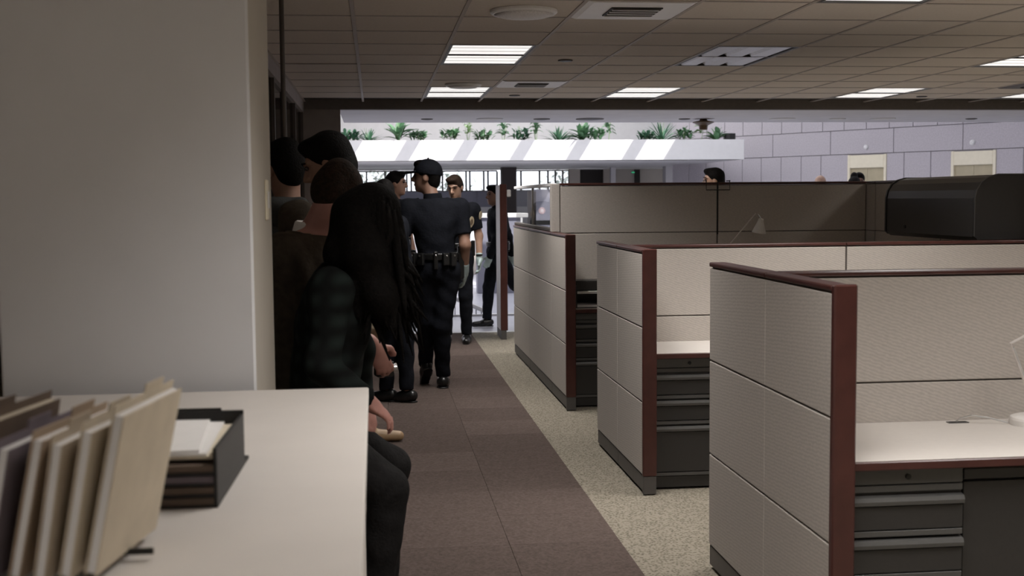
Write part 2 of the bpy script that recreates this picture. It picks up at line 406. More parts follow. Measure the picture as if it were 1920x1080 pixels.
# trees outside the windows
for k, (x, y, h, lab) in enumerate([(.2, 50, 3.2, 'pale grey-green tree outside the leftmost far window'), (3.4, 53, 3.0, 'tree outside the far window behind the officer facing the camera'), (8.3, 52, 3.1, 'tree outside the small far window above the glass screen'), (-3, 52, 3.4, 'tree at the left end outside the far windows')]):
    t = thing('garden_tree', lab, 'tree', (x, y, -.1), 0, 'trees outside the far windows')
    B().tube([(0, 0, 0), (.05, 0, 1.0), (0, 0, h*.6)], [.12, .09, .05], 7).obj('trunk', mat('bark', (.12, .09, .07), .9), t)
    b = B(); rnd = random.Random(k)
    for q in range(170):
        a, el, rr = rnd.uniform(0, 6.28), rnd.uniform(-1, 1.4), rnd.uniform(.3, 1)
        p = (1.3*rr*math.cos(a)*math.cos(el), 1.0*rr*math.sin(a)*math.cos(el), h*.68+h*.28*rr*math.sin(el))
        b.leaf(p, (rnd.uniform(-1, 1), rnd.uniform(-1, 1), rnd.uniform(-.6, .6)), .3, .13, .2)
    b.obj('foliage', mat('tree_leaf', (.30, .33, .30), .6, .3, 5), t)
struct(box('garden_ground', mat('garden_ground', (.42, .42, .40), .9), -30, 40, 38.3, 90, -.3, -.1))

# oblique stone wall with lift doors
wd_ = Vector((4.49, -6.69, 0)).normalized(); ang = math.atan2(wd_.y, wd_.x)
sw_ = struct(B().box(-2.7, 14, .05, .3, 0, 6.2).obj('wall_stone', STONEB, None, (10.32, 32.83, 0))); sw_.rotation_euler = (0, 0, ang)
# local y>0 points away from the room
LIFTS = [(3.37, 4.50), (6.26, 7.39)]
def panel(a, b, z0, z1): B().box(a+.008, b-.008, .0, .05, z0+.008, z1-.008, .004).obj('stone_panel', STONE, sw_)
a = -2.70; low = []
edges = [-2.7, -2.06, -1.4, -.74, -.08, .58, 1.25, 1.91, 2.54, 3.37, None, 4.50, 4.99, 5.72, 6.26, None, 7.39, 8.05, 8.7, 9.35, 10.15, 11, 12, 13, 14]
prev = edges[0]
for e in edges[1:]:
    if e is None: prev = None; continue
    if prev is not None: panel(prev, e, 0, 2.6)
    prev = e
for k in range(9): panel(-2.7+1.86*k+ (-.05), -2.7+1.86*k+1.81, 2.6, 3.22)
for k in range(25): panel(-2.7+.66*k, -2.7+.66*k+.66, 3.22, 3.9)
for k in range(9): panel(-2.7+1.86*k, -2.7+1.86*k+1.86, 3.9, 6.2)
for n, (a_, b_) in enumerate(LIFTS):
    d = thing('lift_door', ['cream-framed lift doorway nearer the planter, behind the tall partition', 'cream-framed lift doorway above the dark overhead cabinet', 'cream-framed lift doorway further right along the stone wall'][n], 'lift door', (10.32+wd_.x*(a_+b_)/2, 32.83+wd_.y*(a_+b_)/2, 0), ang, 'lift doors in the stone wall')
    hw = (b_-a_)/2
    B().box(-hw, -hw+.07, -.02, .05, 0, 2.58, .005).obj('jamb', CREAM, d); B().box(hw-.07, hw, -.02, .05, 0, 2.58, .005).obj('jamb', CREAM, d)
    B().box(-hw+.07, hw-.07, -.025, .05, 2.24, 2.57, .012).obj('transom', CREAM, d)
    B().box(-hw+.07, -.003, .035, .05, 0, 2.24).obj('door_leaf', TAN, d); B().box(.003, hw-.07, .035, .05, 0, 2.24).obj('door_leaf', TAN, d)
    i_ = thing('hall_lantern', ['small round white lamp above the lift doorway nearer the planter', 'small round white lamp above the lift doorway over the overhead cabinet', 'small round white lamp above the third lift doorway'][n], 'lamp', (10.32+wd_.x*((a_+b_)/2-.03), 32.83+wd_.y*((a_+b_)/2-.03), 2.77), ang, 'lamps over the lift doors')
    B().lathe([(.055, 0), (.055, -.03), (.03, -.045)], n=16, axis='y').obj('lens', WHITE, i_, smooth=False)
    B().lathe([(.07, .0), (.07, -.012)], n=16, axis='y').obj('ring', STEEL, i_)
# skylight: rafters along the atrium, solid roof over the lift lobby
sk = struct(thing('skylight', None, None, (0, 15.15, 6.0)))
rm = B().box(-.10, .10, 0, 23.3, 0, .26).mesh('rafter'); rm.materials.append(WHITE)
for k in range(-4, 4): link('rafter', rm, None, sk, (4.33+1.43*k, 0, 0))
B().box(-1.5, 9.75, 7.9, 8.05, 0, .2).obj('purlin', WHITE, sk)
struct(box('roof_lobby', LWALL, 9.75, 24, 15.15, 45, 6.2, 6.5))
struct(box('added_shade_roof', LWALL, -1.7, 9.75, 34.3, 38.5, 6.27, 6.5))  # unseen roof added to put the opposite wall in shade

# lobby bits seen past the officers and through the glass screen
ls = thing('lobby_screen', 'grey lobby screen wall with a pale round seal, seen through the glass panel', 'screen', (3.55, 22, 0))
B().box(-.62, .9, 0, .1, .18, 1.70, .004).obj('panel', GWALL, ls)
B().box(-.62, .9, -.01, .11, 1.05, 1.13).obj('dark_band', BLACK, ls)
B().box(-.62, .9, -.005, .105, 0, .18).obj('plinth', BLACK, ls)
s_ = B().lathe([(.062, 0), (.062, -.006)], (-.48, 0, 1.31), 24, 'y').obj('seal', mat('seal_pink', (.55, .42, .45), .6, .25, 60), ls)
B().lathe([(.032, -.006), (.032, -.009)], (-.48, 0, 1.31), 20, 'y').obj('seal_centre', mat('seal_white', (.75, .68, .7), .6, .2, 80), s_)
struct(box('pillar.003', DARK, 2.56, 2.69, 20, 20.15, 0, 1.66))
t = thing('reception_counter', 'white-topped reception counter behind the glass screen', 'counter', (2.1, 19.6, 0))
B().box(-.5, .38, -.2, .2, 1.23, 1.30, .006).obj('counter_top', WHITE, t); B().box(-.45, .26, -.15, .15, 0, 1.23).obj('body', GWALL, t)
# sloping stair guard in the lobby
t = thing('stair_guard', 'white sloping stair guard with thin uprights on the lobby floor', 'railing', (.9, 15.75, 0))
B().tube([(-.9, 0, .69), (.55, .0, .05)], .03, 8).obj('handrail', WHITE, t)
um = None
for k in range(22):
    x = -.85+.07*k; h = .95-(x+1.5)*.439
    if h < .08: break
    B().box(x-.006, x+.006, -.006, .006, .018, h).obj('baluster', GWALL, t)
tag(box('kiosk_panel', WHITE, .3, 3.2, 26.0, 26.2, -.005, 1.22, bev=.01), 'white low wall standing in the sunny lobby behind the officers', 'low wall')
tag(box('bench', BWALL, .6, 2.9, 24.4, 24.9, -.005, .42, bev=.01), 'beige bench block in front of the white low wall in the lobby', 'bench')

# recessed fittings of the soffit
def downlight(n, x, y, r, kind, lab, z=2.495):
    t = thing('downlight', lab, 'ceiling light', (x, y, z), 0, 'recessed fittings in the lobby soffit')
    B().lathe([(r, 0), (r, -.008), (r*.8, -.01)], n=24).obj('trim_ring', FRAME if kind == 'dark' else WHITE, t)
    B().lathe([(r*.78, -.010), (r*.6, -.013)], n=24).obj('lens', BLACK if kind == 'dark' else PAPER, t)
for n, (x, r, k, lab) in enumerate([(.635, .07, 'dark', 'small dark recessed fitting at the left end of the soffit'), (1.385, .16, 'white', 'round white recessed fitting above the officer in the cap'),
    (2.014, .10, 'dark', 'dark fitting with white rim above the middle of the planter'), (2.60, .17, 'dark', 'wide dark round fitting in the soffit middle'), (3.77, .07, 'dark', 'small dark fitting left of the hanging brown fixture'),
    (5.0, .16, 'white', 'wide flat fitting right of the hanging brown fixture'), (5.71, .1, 'white', 'white fitting above the lift doorway nearer the planter'), (6.29, .16, 'white', 'wide flat fitting above the gap between the lift doorways'), (7.45, .07, 'dark', 'small dark fitting at the right end of the soffit')]):
    downlight(n, x, 14.4, r, k, lab)
t = thing('ceiling_fixture', 'brown flared fixture hanging from the soffit over the planter plants', 'ceiling fixture', (4.02, 14.45, 2.495))
BRN = mat('bronze', (.14, .09, .05), .4)
B().lathe([(.04, 0), (.05, -.02), (.13, -.035), (.13, -.045), (.055, -.08)], n=20).obj('flange', BRN, t)
B().lathe([(.055, -.08), (.05, -.13), (.03, -.135)], n=20).obj('body', BRN, t)

# ================================================================== CEILING FITTINGS
EM = mat('lit_diffuser', (1, .95, .92), .5, .05, 9, emit=.92)
TRIM = mat('troffer_edge', (.06, .055, .05), .5)
LOUV = mat('louvre_aluminium', (.55, .53, .52), .35, .05, 20, metal=.6)
COLN = {-7: 'far left side of the room, added unseen to brighten the column', -3: 'left of the aisle, added unseen to brighten column and counter', 0: 'first column from the left', 3: 'second column from the left', 7: 'third column from the left', 10: 'rightmost column'}
ROWN = {5: 'next to the brown beam', 0: 'in the middle row', -5: 'at the top picture edge', -10: 'above the near desks', -15: 'behind the viewpoint'}
def troffer(i, j, state):
    x, y = GX+(i+.5)*G, GY+(j+1)*G
    t = thing('ceiling_light', ('lit' if state == 'on' else 'unlit louvred') + ' ceiling panel %s, %s' % (ROWN[j], COLN[i]), 'ceiling light', (x, y, ZC), 0, 'fluorescent ceiling panels')
    hx, hy = .293, .597
    b = B(); b.box(-hx, -hx+.02, -hy, hy, -.006, .02); b.box(hx-.02, hx, -hy, hy, -.006, .02); b.box(-hx+.02, hx-.02, -hy, -hy+.02, -.006, .02); b.box(-hx+.02, hx-.02, hy-.02, hy, -.006, .02)
    b.obj('frame', TRIM, t)
    B().box(-hx+.02, hx-.02, -.011, .011, -.005, .02).obj('divider', TRIM, t)
    if state == 'on':
        for s in (-1, 1):
            d = B().box(-hx+.02, hx-.02, *sorted((s*.011, s*(hy-.02))), .004, .01).obj('diffuser', EM, t)
            for k in range(2):
                yy = s*(.011+(hy-.031)*(k+1)/3)
                B().box(-hx+.02, hx-.02, yy-.003, yy+.003, .001, .004).obj('louvre', PAPER, d)
        ld = bpy.data.lights.new('tube_light', 'AREA'); ld.shape = 'RECTANGLE'; ld.size = .54; ld.size_y = 1.14; ld.energy = LAMP; ld.spread = math.radians(118); ld.color = (1, .965, .935)
        lo = bpy.data.objects.new('tube_light', ld); COL.objects.link(lo); lo.parent = t; lo.location = (0, 0, -.02)
    else:
        B().box(-hx+.02, hx-.02, -hy+.02, hy-.02, .016, .02).obj('reflector', LOUV, t)
        for s in (-1, 1):
            for k in range(3):
                x0 = -hx+.02+k*.1843; y0, y1 = sorted((s*.02, s*(hy-.03)))
                b = B(); b.prism([(x0+.012, .015), (x0+.172, .015), (x0+.150, -.004), (x0+.034, -.004)], 'y', y0, y1)
                b.obj('cell', LOUV, t)
for (i, j), s in LIGHTS.items(): troffer(i, j, s)
def diffuser(i, j, kind, lab):
    x, y = GX+(i+.5)*G, GY+(j+.5)*G
    t = thing('air_diffuser', lab, 'air vent', (x, y, ZC))
    pm = CWHITE if kind == 'air' else FRAME
    h = .293; b = B()
    b.prism([(-h, -.004), (-h, .012), (h, .012), (h, -.004), (h-.03, -.012), (-h+.03, -.012)], 'y', -h, h); b.obj('plate', pm, t)
    g = B().box(-.14, .14, -.14, .14, -.018, -.010).obj('core', BLACK, t)
    for k in range(8):
        yy = -.125+k*.0357
        B().box(-.13, .13, yy-.005, yy+.005, -.024, -.016).obj('slat', pm if k % 2 else FRAME, g)
diffuser(1, -3, 'air', 'square white air diffuser at the top edge, near the round speaker cover')
diffuser(1, 4, 'air', 'square white air diffuser with a dark grille, near the brown beam')
diffuser(9, 4, 'vent', 'dark square ceiling vent at the right edge of the picture')
def round_cover(x, y, r, lab):
    t = thing('speaker_cover', lab, 'speaker', (x, y, ZC-.004))
    B().lathe([(r, 0), (r, -.012), (r*.93, -.022)], n=36).obj('rim', CWHITE, t)
    B().lathe([(r*.92, -.020), (r*.7, -.034), (r*.3, -.040), (0, -.041)], n=36).obj('grille', mat('speaker_grille', (.85, .82, .82), .5, .15, 120), t, smooth=True)
round_cover(.83, 6.62, .185, 'large round white ceiling speaker cover at the top of the picture')
round_cover(.81, 10.87, .165, 'round white ceiling speaker cover near the brown beam')
for x, y, lab in [(1.435, 8.968, 'small dark recessed ceiling spot right of the nearer lit panel'), (1.41, 12.03, 'small dark recessed ceiling spot close to the brown beam'), (5.7, 12.08, 'small dark recessed ceiling spot at the far right')]:
    t = thing('ceiling_spot', lab, 'ceiling light', (x, y, ZC-.004)); B().lathe([(.055, 0), (.055, -.006), (.045, -.008)], n=20).obj('ring', FRAME, t); B().lathe([(.044, -.008), (.03, -.009)], n=20).obj('opening', BLACK, t)

# ================================================================== CUBICLES
WX0, WX1 = 1.365, 1.430
ZR = [.10, .485, .875, 1.258]
def wing(y0, y1, ysp, lab, ext=None, post=True):
    """partition standing along the aisle; ysp = panel joints"""
    t = thing('cubicle_partition', lab, 'partition', (WX0, y0, 0), 0, 'partitions along the aisle')
    L = y1-y0; th = WX1-WX0; ya = .03 if post else 0
    B().box(.012, th-.012, ya, L, .02, 1.26).obj('core', FRAME, t)
    js = [ya]+[y-y0 for y in ysp]+[L]
    for a, b_ in zip(js, js[1:]):
        for z0, z1 in zip(ZR, ZR[1:]):
            B().box(0, .012, a+.0025, b_-.0025, z0+.003, z1-.003, .003).obj('fabric_panel', FAB, t)
            B().box(th-.012, th, a+.0025, b_-.0025, z0+.003, z1-.003, .003).obj('fabric_panel', FAB, t)
        B().box(.004, th-.004, a+.002, b_-.002, .015, .097, .002).obj('kick_plate', KICK, t)
    if post:
        pz = 1.283
        B().box(-.004, th+.004, -.002, .028, .10, pz, .005).obj('end_post', CAP, t)
        B().box(-.002, th+.002, 0, .028, .005, .10, .003).obj('post_foot', KICK, t)
    for a, b_ in zip(js, js[1:]):
        B().box(-.004, th+.004, a+.001, b_-.001, 1.261, 1.280, .006, 2).obj('top_cap', CAP, t)
    return t
wing(3.44, 4.80, [4.09], 'nearest beige aisle partition with a cherry end post, at the right foreground')
wing(6.02, 7.33, [6.70], 'middle beige aisle partition with a cherry end post')
wfar = wing(8.53, 11.84, [9.29, 10.64], 'farthest beige aisle partition carrying the glass screen')
def lateral(yc, ztop, xs, lab, fab, clip_z=.9):
    t = thing('cubicle_partition', lab, 'partition', (WX1, yc, 0), 0, 'cross partitions between the cubicles')
    L = xs[-1]-WX1; rows = [.10, .485, .875, 1.258] if ztop < 1.4 else [.10, .485, .875, 1.27, ztop-.022]
    B().box(.004, L, -.02, .02, .02, ztop-.02).obj('core', FRAME, t)
    js = [x-WX1 for x in xs]
    for a, b_ in zip(js, js[1:]):
        for z0, z1 in zip(rows, rows[1:]):
            B().box(a+.005, b_-.005, -.032, -.02, z0+.003, z1-.003, .003).obj('fabric_panel', fab, t)
            B().box(a+.005, b_-.005, .02, .032, z0+.003, z1-.003, .003).obj('fabric_panel', fab, t)
        B().box(a+.003, b_-.003, -.028, .028, .012, .097).obj('kick_plate', KICK, t)
        B().box(a+.001, b_-.001, -.035, .035, ztop-.019, ztop, .006, 2).obj('top_cap', CAP, t)
    return t
LY = [4.14, 6.66, 9.28]
lateral(LY[0], 1.28, [1.431, 2.69, 3.914], 'nearest cross partition, beige with a cherry top, behind the white desk', FAB)
lateral(LY[1], 1.28, [1.431, 2.69, 3.914], 'middle cross partition, beige with a cherry top and one seam', FAB)
tl = lateral(LY[2], 1.66, [1.431, 2.69, 3.914], 'tall dim brown-grey cross partition behind the desk lamp', FABT)
# the corner post and glass screen of the far wing
B().box(0, .065, .715, .80, 1.282, 1.655, .003).obj('corner_post', FAB, wfar)
gs = B(); gs.box(.01, .055, .82, 3.31, 1.282, 1.31, .004); gs.obj('glass_sill', FRAME, wfar)
B().box(.008, .057, .82, 3.31, 1.635, 1.662, .004).obj('glass_head', WHITE, wfar)
for k in range(2):
    B().box(.028, .036, .83+1.24*k, .83+1.24*k+1.225, 1.31, 1.635).obj('glass_pane', GLASSP, wfar)
B().box(.022, .042, 2.055, 2.07, 1.31, 1.635).obj('glass_mullion', STEEL, wfar)
t = thing('cubicle_partition', 'narrow tall partition with a cherry post and white side, at the aisle end', 'partition', (1.355, 13.0, 0))
B().box(0, .06, .03, .46, .10, 1.69).obj('panel', WHITE, t); B().box(-.003, .075, 0, .03, .10, 1.70, .004).obj('end_post', CAP, t); B().box(.002, .06, .0, .46, .0, .10).obj('kick_plate', KICK, t)
B().box(.075, .12, .0, .03, 1.56, 1.64, .01).obj('bracket', WHITE, t)
# long partition at the right carrying the overhead cabinet
t = thing('cubicle_partition', 'tall partition on the right that carries the dark overhead cabinet', 'partition', (3.915, 6.70, 0))
B().box(.012, .055, 0, 2.62, .02, 1.64).obj('core', FRAME, t)
for a, b_ in ((0, 1.27), (1.27, 2.38), (2.38, 2.62)):
    for z0, z1 in ((.10, .485), (.485, .875), (.875, 1.27), (1.27, 1.638)):
        B().box(0, .012, a+.008, b_-.008, z0+.003, z1-.003, .003).obj('fabric_panel', FAB, t)
        B().box(.055, .067, a+.004, b_-.004, z0+.003, z1-.003, .003).obj('fabric_panel', FAB, t)
    B().box(-.003, .07, a+.001, b_-.001, 1.641, 1.66, .006, 2).obj('top_cap', CAP, t)
    B().box(.004, .063, a+.002, b_-.002, .012, .097).obj('kick_plate', KICK, t)
# overhead cabinet
t = thing('overhead_cabinet', 'charcoal overhead storage cabinet with a curved flip door', 'cabinet', (3.55, 6.79, 1.275))
prof = [(.02, .0), (.0, .02), (.0, .25), (.012, .30), (.04, .345), (.085, .375), (.14, .39), (.355, .39), (.355, 0)]
B().prism([(x+.006, z*.985+.002) for x, z in prof], 'y', .02, 1.25).obj('body', CHAR, t, smooth=False)
dp = [(.02, .0), (.0, .02), (.0, .25), (.012, .30), (.04, .345), (.085, .375), (.14, .39), (.2, .392)]
dp = dp + [(x+.008, z-.006) for x, z in dp[::-1]]
b = B(); b.prism(dp, 'y', .03, 1.24); dr = b.obj('flip_door', CHAR, t, smooth=False)
B().lathe([(.012, 0), (.012, -.005)], (-.0, .95, .06), 12, 'x').obj('lock', BLACK, dr)
for y in (0, 1.25):
    ep = [(x-.004 if x < .2 else x, z+.004) for x, z in prof]
    B().prism(ep, 'y', y, y+.02).obj('end_panel', CHAR, t)
B().tube([(x-.005, -.002, z+.003) for x, z in prof[1:8]], .003, 6).obj('edge_trim', CHARL, t)
# worktops
def desk(yb, yf, x1, lab):
    t = thing('worktop', lab, 'desk', (WX1+.002, yf, 0), 0, 'cubicle worktops')
    L = x1-WX1-.006
    B().box(0, L, .012, yb-yf, .705, .73, .002).obj('worktop_panel', WTOP, t)
    B().box(0, L, -.006, .012, .703, .7305, .003).obj('edge_band', CAP, t)
    for xx in (L-.06,):
        B().box(xx, xx+.03, .10, yb-yf-.02, 0.0, .705).obj('support_leg', CHAR, t)
    B().box(.51, L-.06, yb-yf-.05, yb-yf-.03, .2, .70).obj('back_panel', CHAR, t)
    return t
DESKS = [desk(LY[0]-.033, 3.49, 3.905, 'white worktop with cherry edge in the nearest cubicle'), desk(LY[1]-.033, 6.10, 3.905, 'white worktop with cherry edge in the middle cubicle'), desk(LY[2]-.033, 8.64, 3.905, 'white worktop with cherry edge below the tall partition')]
def pedestal(x, y, lab, wdt=.385, depth=.53):
    t = thing('drawer_pedestal', lab, 'drawer unit', (x, y, 0), 0, 'drawer pedestals under the worktops')
    B().box(0, wdt, .02, depth, .012, .70, .004).obj('body', CHAR, t)
    B().box(.004, wdt-.004, .004, .02, .652, .698, .002).obj('top_rail', CHARL, t)
    B().box(.002, wdt-.002, .008, .02, .626, .648, .002).obj('lower_rail', CHARL, t)
    B().lathe([(.009, .004), (.009, -.001), (.006, -.002)], (wdt*.52, 0, .675), 14, 'y').obj('lock', BLACK, t)
    for z0, z1 in ((.487, .612), (.350, .475), (.075, .338)):
        d = B().box(.004, wdt-.004, .0, .02, z0+.022, z1-.028, .002).obj('drawer', CHAR, t)
        B().prism([(.004, z1-.028), (-.008, z1-.024), (-.010, z1-.012), (-.004, z1), (.016, z1+.004), (.016, z1-.028)], 'x', .003, wdt-.003).obj('handle', CHARL, d)
        B().box(.004, wdt-.004, .002, .02, z0, z0+.018, .001).obj('lower_lip', CHARL, d)
    B().box(.006, wdt-.006, .012, .03, .012, .07).obj('plinth', CHAR, t)
    return t
pedestal(1.435, 3.512, 'charcoal drawer pedestal beside the nearest cherry end post')
pedestal(1.435, 6.125, 'charcoal drawer pedestal beside the middle partition end post')
pedestal(1.435, 8.665, 'charcoal drawer pedestal beside the farthest partition end post')
t = thing('storage_cabinet', 'dark under-desk cabinet right of the nearest drawer pedestal', 'cabinet', (1.825, 3.53, 0))
B().box(0, .78, .02, .45, .012, .69, .003).obj('body', BLACK if False else CHAR, t); B().box(.003, .777, .004, .02, .655, .688, .002).obj('top_rail', CHAR, t); B().box(.003, .777, .006, .02, .03, .648, .002).obj('door', CHAR, t)
# paper trays on the far desk
t = thing('letter_tray', 'dark two-tier letter tray with papers on the desk under the tall partition', 'tray', (1.47, 8.74, .7305))
for k, z in enumerate((.0, .10)):
    B().box(0, .34, 0, .26, z, z+.006).obj('shelf', CHAR, t)
    B().box(.01, .33, .01, .25, z+.006, z+.022).obj('papers', PAPER, t)
for x in (0, .33): B().box(x, x+.01, 0, .26, 0, .165).obj('side', CHAR, t)
B().box(0, .34, .25, .26, 0, .165).obj('back', CHAR, t)
tag(box('binder', CHAR, 1.48, 1.78, 8.80, 8.99, .7305+.125, .7305+.20, bev=.005), 'dark grey box file lying in the upper letter tray', 'box file')
# wire hook over the tall partition seam
t = thing('wire_hook', 'black wire hook frame straddling the seam of the tall partition', 'hook', (2.69, LY[2]-.04, 1.60))
B().tube([(-.095, 0, .075), (-.095, -.006, .0), (.095, -.006, .0), (.095, 0, .075)], .004, 6).obj('wire', BLACK, t)
B().box(-.1, -.09, -.003, .08, .066, .075).obj('clip', BLACK, t); B().box(.09, .10, -.003, .08, .066, .075).obj('clip', BLACK, t)
B().box(-.006, .006, -.0, .006, -.35, .06).obj('seam_rail', BLACK, tl, (1.26, -.034, 1.60))
# desk lamps
def desk_lamp(loc, pts, shade_c, tilt, lab, base_r=.085):
    t = thing('desk_lamp', lab, 'lamp', loc)
    B().lathe([(base_r, 0), (base_r, .018), (base_r*.96, .026), (base_r*.8, .031), (0, .033)], n=32).obj('base', LAMPW, t)
    B().lathe([(.012, .03), (.012, .06), (.006, .062)], n=14).obj('pivot', LAMPW, t)
    B().tube(pts, .0050, 8).obj('arm', mat('lamp_arm', (.62, .58, .55), .4), t)
    B().tube([(p[0]+.012, p[1], p[2]-.012) for p in pts[:2]], .003, 6).obj('spring_arm', STEEL, t)
    s = B().lathe([(.018, .06), (.022, .045), (.026, .03), (.055, -.05), (.053, -.051), (.022, .028)], n=24).obj('shade', LAMPW, t, smooth=True)
    s.location = shade_c; s.rotation_euler = tilt
    B().lathe([(.016, -.01), (.022, -.03), (.010, -.045)], n=14).obj('bulb', PAPER, s)
    B().tube([(0, 0, .055), (-.03, 0, .09)], .006, 6).obj('knuckle', STEEL, s)
    return t
desk_lamp((2.56, 9.0, .7305), [(0, 0, .05), (.06, -.03, .35), (.36, 0, .685)], (.395, 0, .585), (.12, .12, 0), 'small white desk lamp standing before the tall partition')
l2 = desk_lamp((2.325, 3.99, .7305), [(0, 0, .05), (-.115, -.03, .295), (.30, -.03, .50)], (.35, -.03, .42), (.1, -.1, 0), 'white desk lamp with a round base on the nearest worktop')
tag(B().tube([(2.23, 4.0, .737), (2.17, 4.02, .752), (2.11, 4.035, .760), (2.075, 4.05, .748), (2.065, 4.058, .734)], .003, 6).obj('power_cord', STEEL, None), 'thin grey lamp cord running to the desk grommet', 'cord')
t = thing('cable_grommet', 'grey cable grommet set in the nearest white worktop', 'grommet', (2.072, 4.06, .7302))
B().box(-.038, .038, -.013, .013, 0, .003, .001).obj('rim', CHARL, t); B().box(-.030, .030, -.008, .008, .003, .004).obj('slot', BLACK, t)

# ================================================================== COUNTER, LEFT FOREGROUND
t = thing('service_counter', 'pale grey counter in the left foreground below the column', 'counter', (-.9, 1.9, 0))
B().box(-.9, .876, -1.2, 1.29, 1.02, 1.05, .003).obj('counter_top', CNT, t)
B().box(-.88, .862, -1.18, 1.27, .08, 1.02).obj('body', CNT, t)
B().box(-.84, .82, -1.14, 1.23, 0, .08).obj('plinth', CHAR, t)
# stacked letter tray on the counter
t = thing('letter_tray', 'black letter tray stacked with white papers on the pale counter', 'tray', (-.262, 1.965, 1.0505), -.03)
for k in range(4):
    z = .018*k
    B().box(-.25, 0, 0, .32, z, z+.004).obj('tier', BLACK, t)
    B().box(-.245, -.006, .003, .31, z+.004, z+.015).obj('paper_stack', [MANILA[2], MANILA[2], MANILA[3], MANILA[2]][k], t)
B().box(-.006, 0, 0, .32, 0, .098, .001).obj('side', BLACK, t); B().box(-.25, -.244, 0, .32, 0, .098, .001).obj('side', BLACK, t)
B().box(-.25, 0, .314, .32, 0, .105, .001).obj('back', BLACK, t)
B().box(-.25, -.05, .37, .375, 0, .10).obj('rear_rail', BLACK, t)
B().box(-.25, -.0, .318, .375, 0, .006).obj('rear_base', BLACK, t)
for k in range(3):
    p_ = B().box(-.22, 0, 0, .29, 0, .004).obj('paper', [PAPERY, PAPER, PAPER][k], None, (-.270-.012*k, 1.985+.006*k, 1.1266+.0045*k)); p_.rotation_euler = (0, 0, -.03+.05*k)
    tag(p_, ['cream sheet lowest of the papers on the letter tray', 'white sheets in the middle of the papers on the letter tray', 'white top sheet on the letter tray'][k], 'paper', 'papers on the letter tray')
# wire file sorter with folders
t = thing('file_sorter', 'black wire file sorter holding folders on the pale counter', 'file sorter', (-.50, 1.64, 1.0505))
for y in (.05, .29): B().tube([(-.24, y, .012), (.185 if y < .1 else .14, y, .012)], .005, 8).obj('wire_rail', BLACK, t)
for k in range(8):
    x = -.22+.047*k
    B().tube([(x, .05, .012), (x+.02, .05, .11), (x+.02, .29, .11), (x, .29, .012)], .0028, 6).obj('wire_divider', STEEL, t)
for x in (-.22, .12): B().tube([(x, .03, .004), (x, .31, .004)], .004, 6).obj('foot_wire', BLACK, t)
FOLD = [(-.66, 5, .19, 'white folder at the left end of the file sorter'), (-.62, 1, .205, 'tan folder, second from the left in the file sorter'), (-.58, 5, .185, 'white folder, third from the left in the file sorter'), (-.54, 2, .215, 'dark brown folder in the middle of the file sorter'), (-.505, 3, .185, 'dark purple-grey folder in the file sorter'), (-.47, 4, .195, 'tan-orange folder right of the purple-grey one'), (-.435, 1, .19, 'dull tan folder left of the cream front folder'), (-.405, 0, .205, 'cream folder, second from the right in the file sorter'), (-.375, 0, .225, 'tall cream folder at the right end of the file sorter')]
for k, (x, mi, h, lab) in enumerate(FOLD):
    f = thing('file_folder', lab, 'folder', (x, 1.56+.008*(k % 3), 1.066), 0, 'folders in the file sorter'); f.rotation_euler = (0, .17+.02*(k % 3), -.16-.03*(k % 2))
    B().box(-.008, -.006, 0, .23, 0, h, .0005).obj('cover', MANILA[mi], f); B().box(.006, .008, 0, .23, 0, h-.010, .0005).obj('cover', MANILA[mi], f)
    B().box(-.0055, .0055, .004, .226, .002, h-.012).obj('sheets', PAPER if mi != 2 else PAPERY, f)
    B().box(-.008, -.006, .05+.03*(k % 3), .12+.03*(k % 3), h, h+.012).obj('tab', MANILA[mi], f)

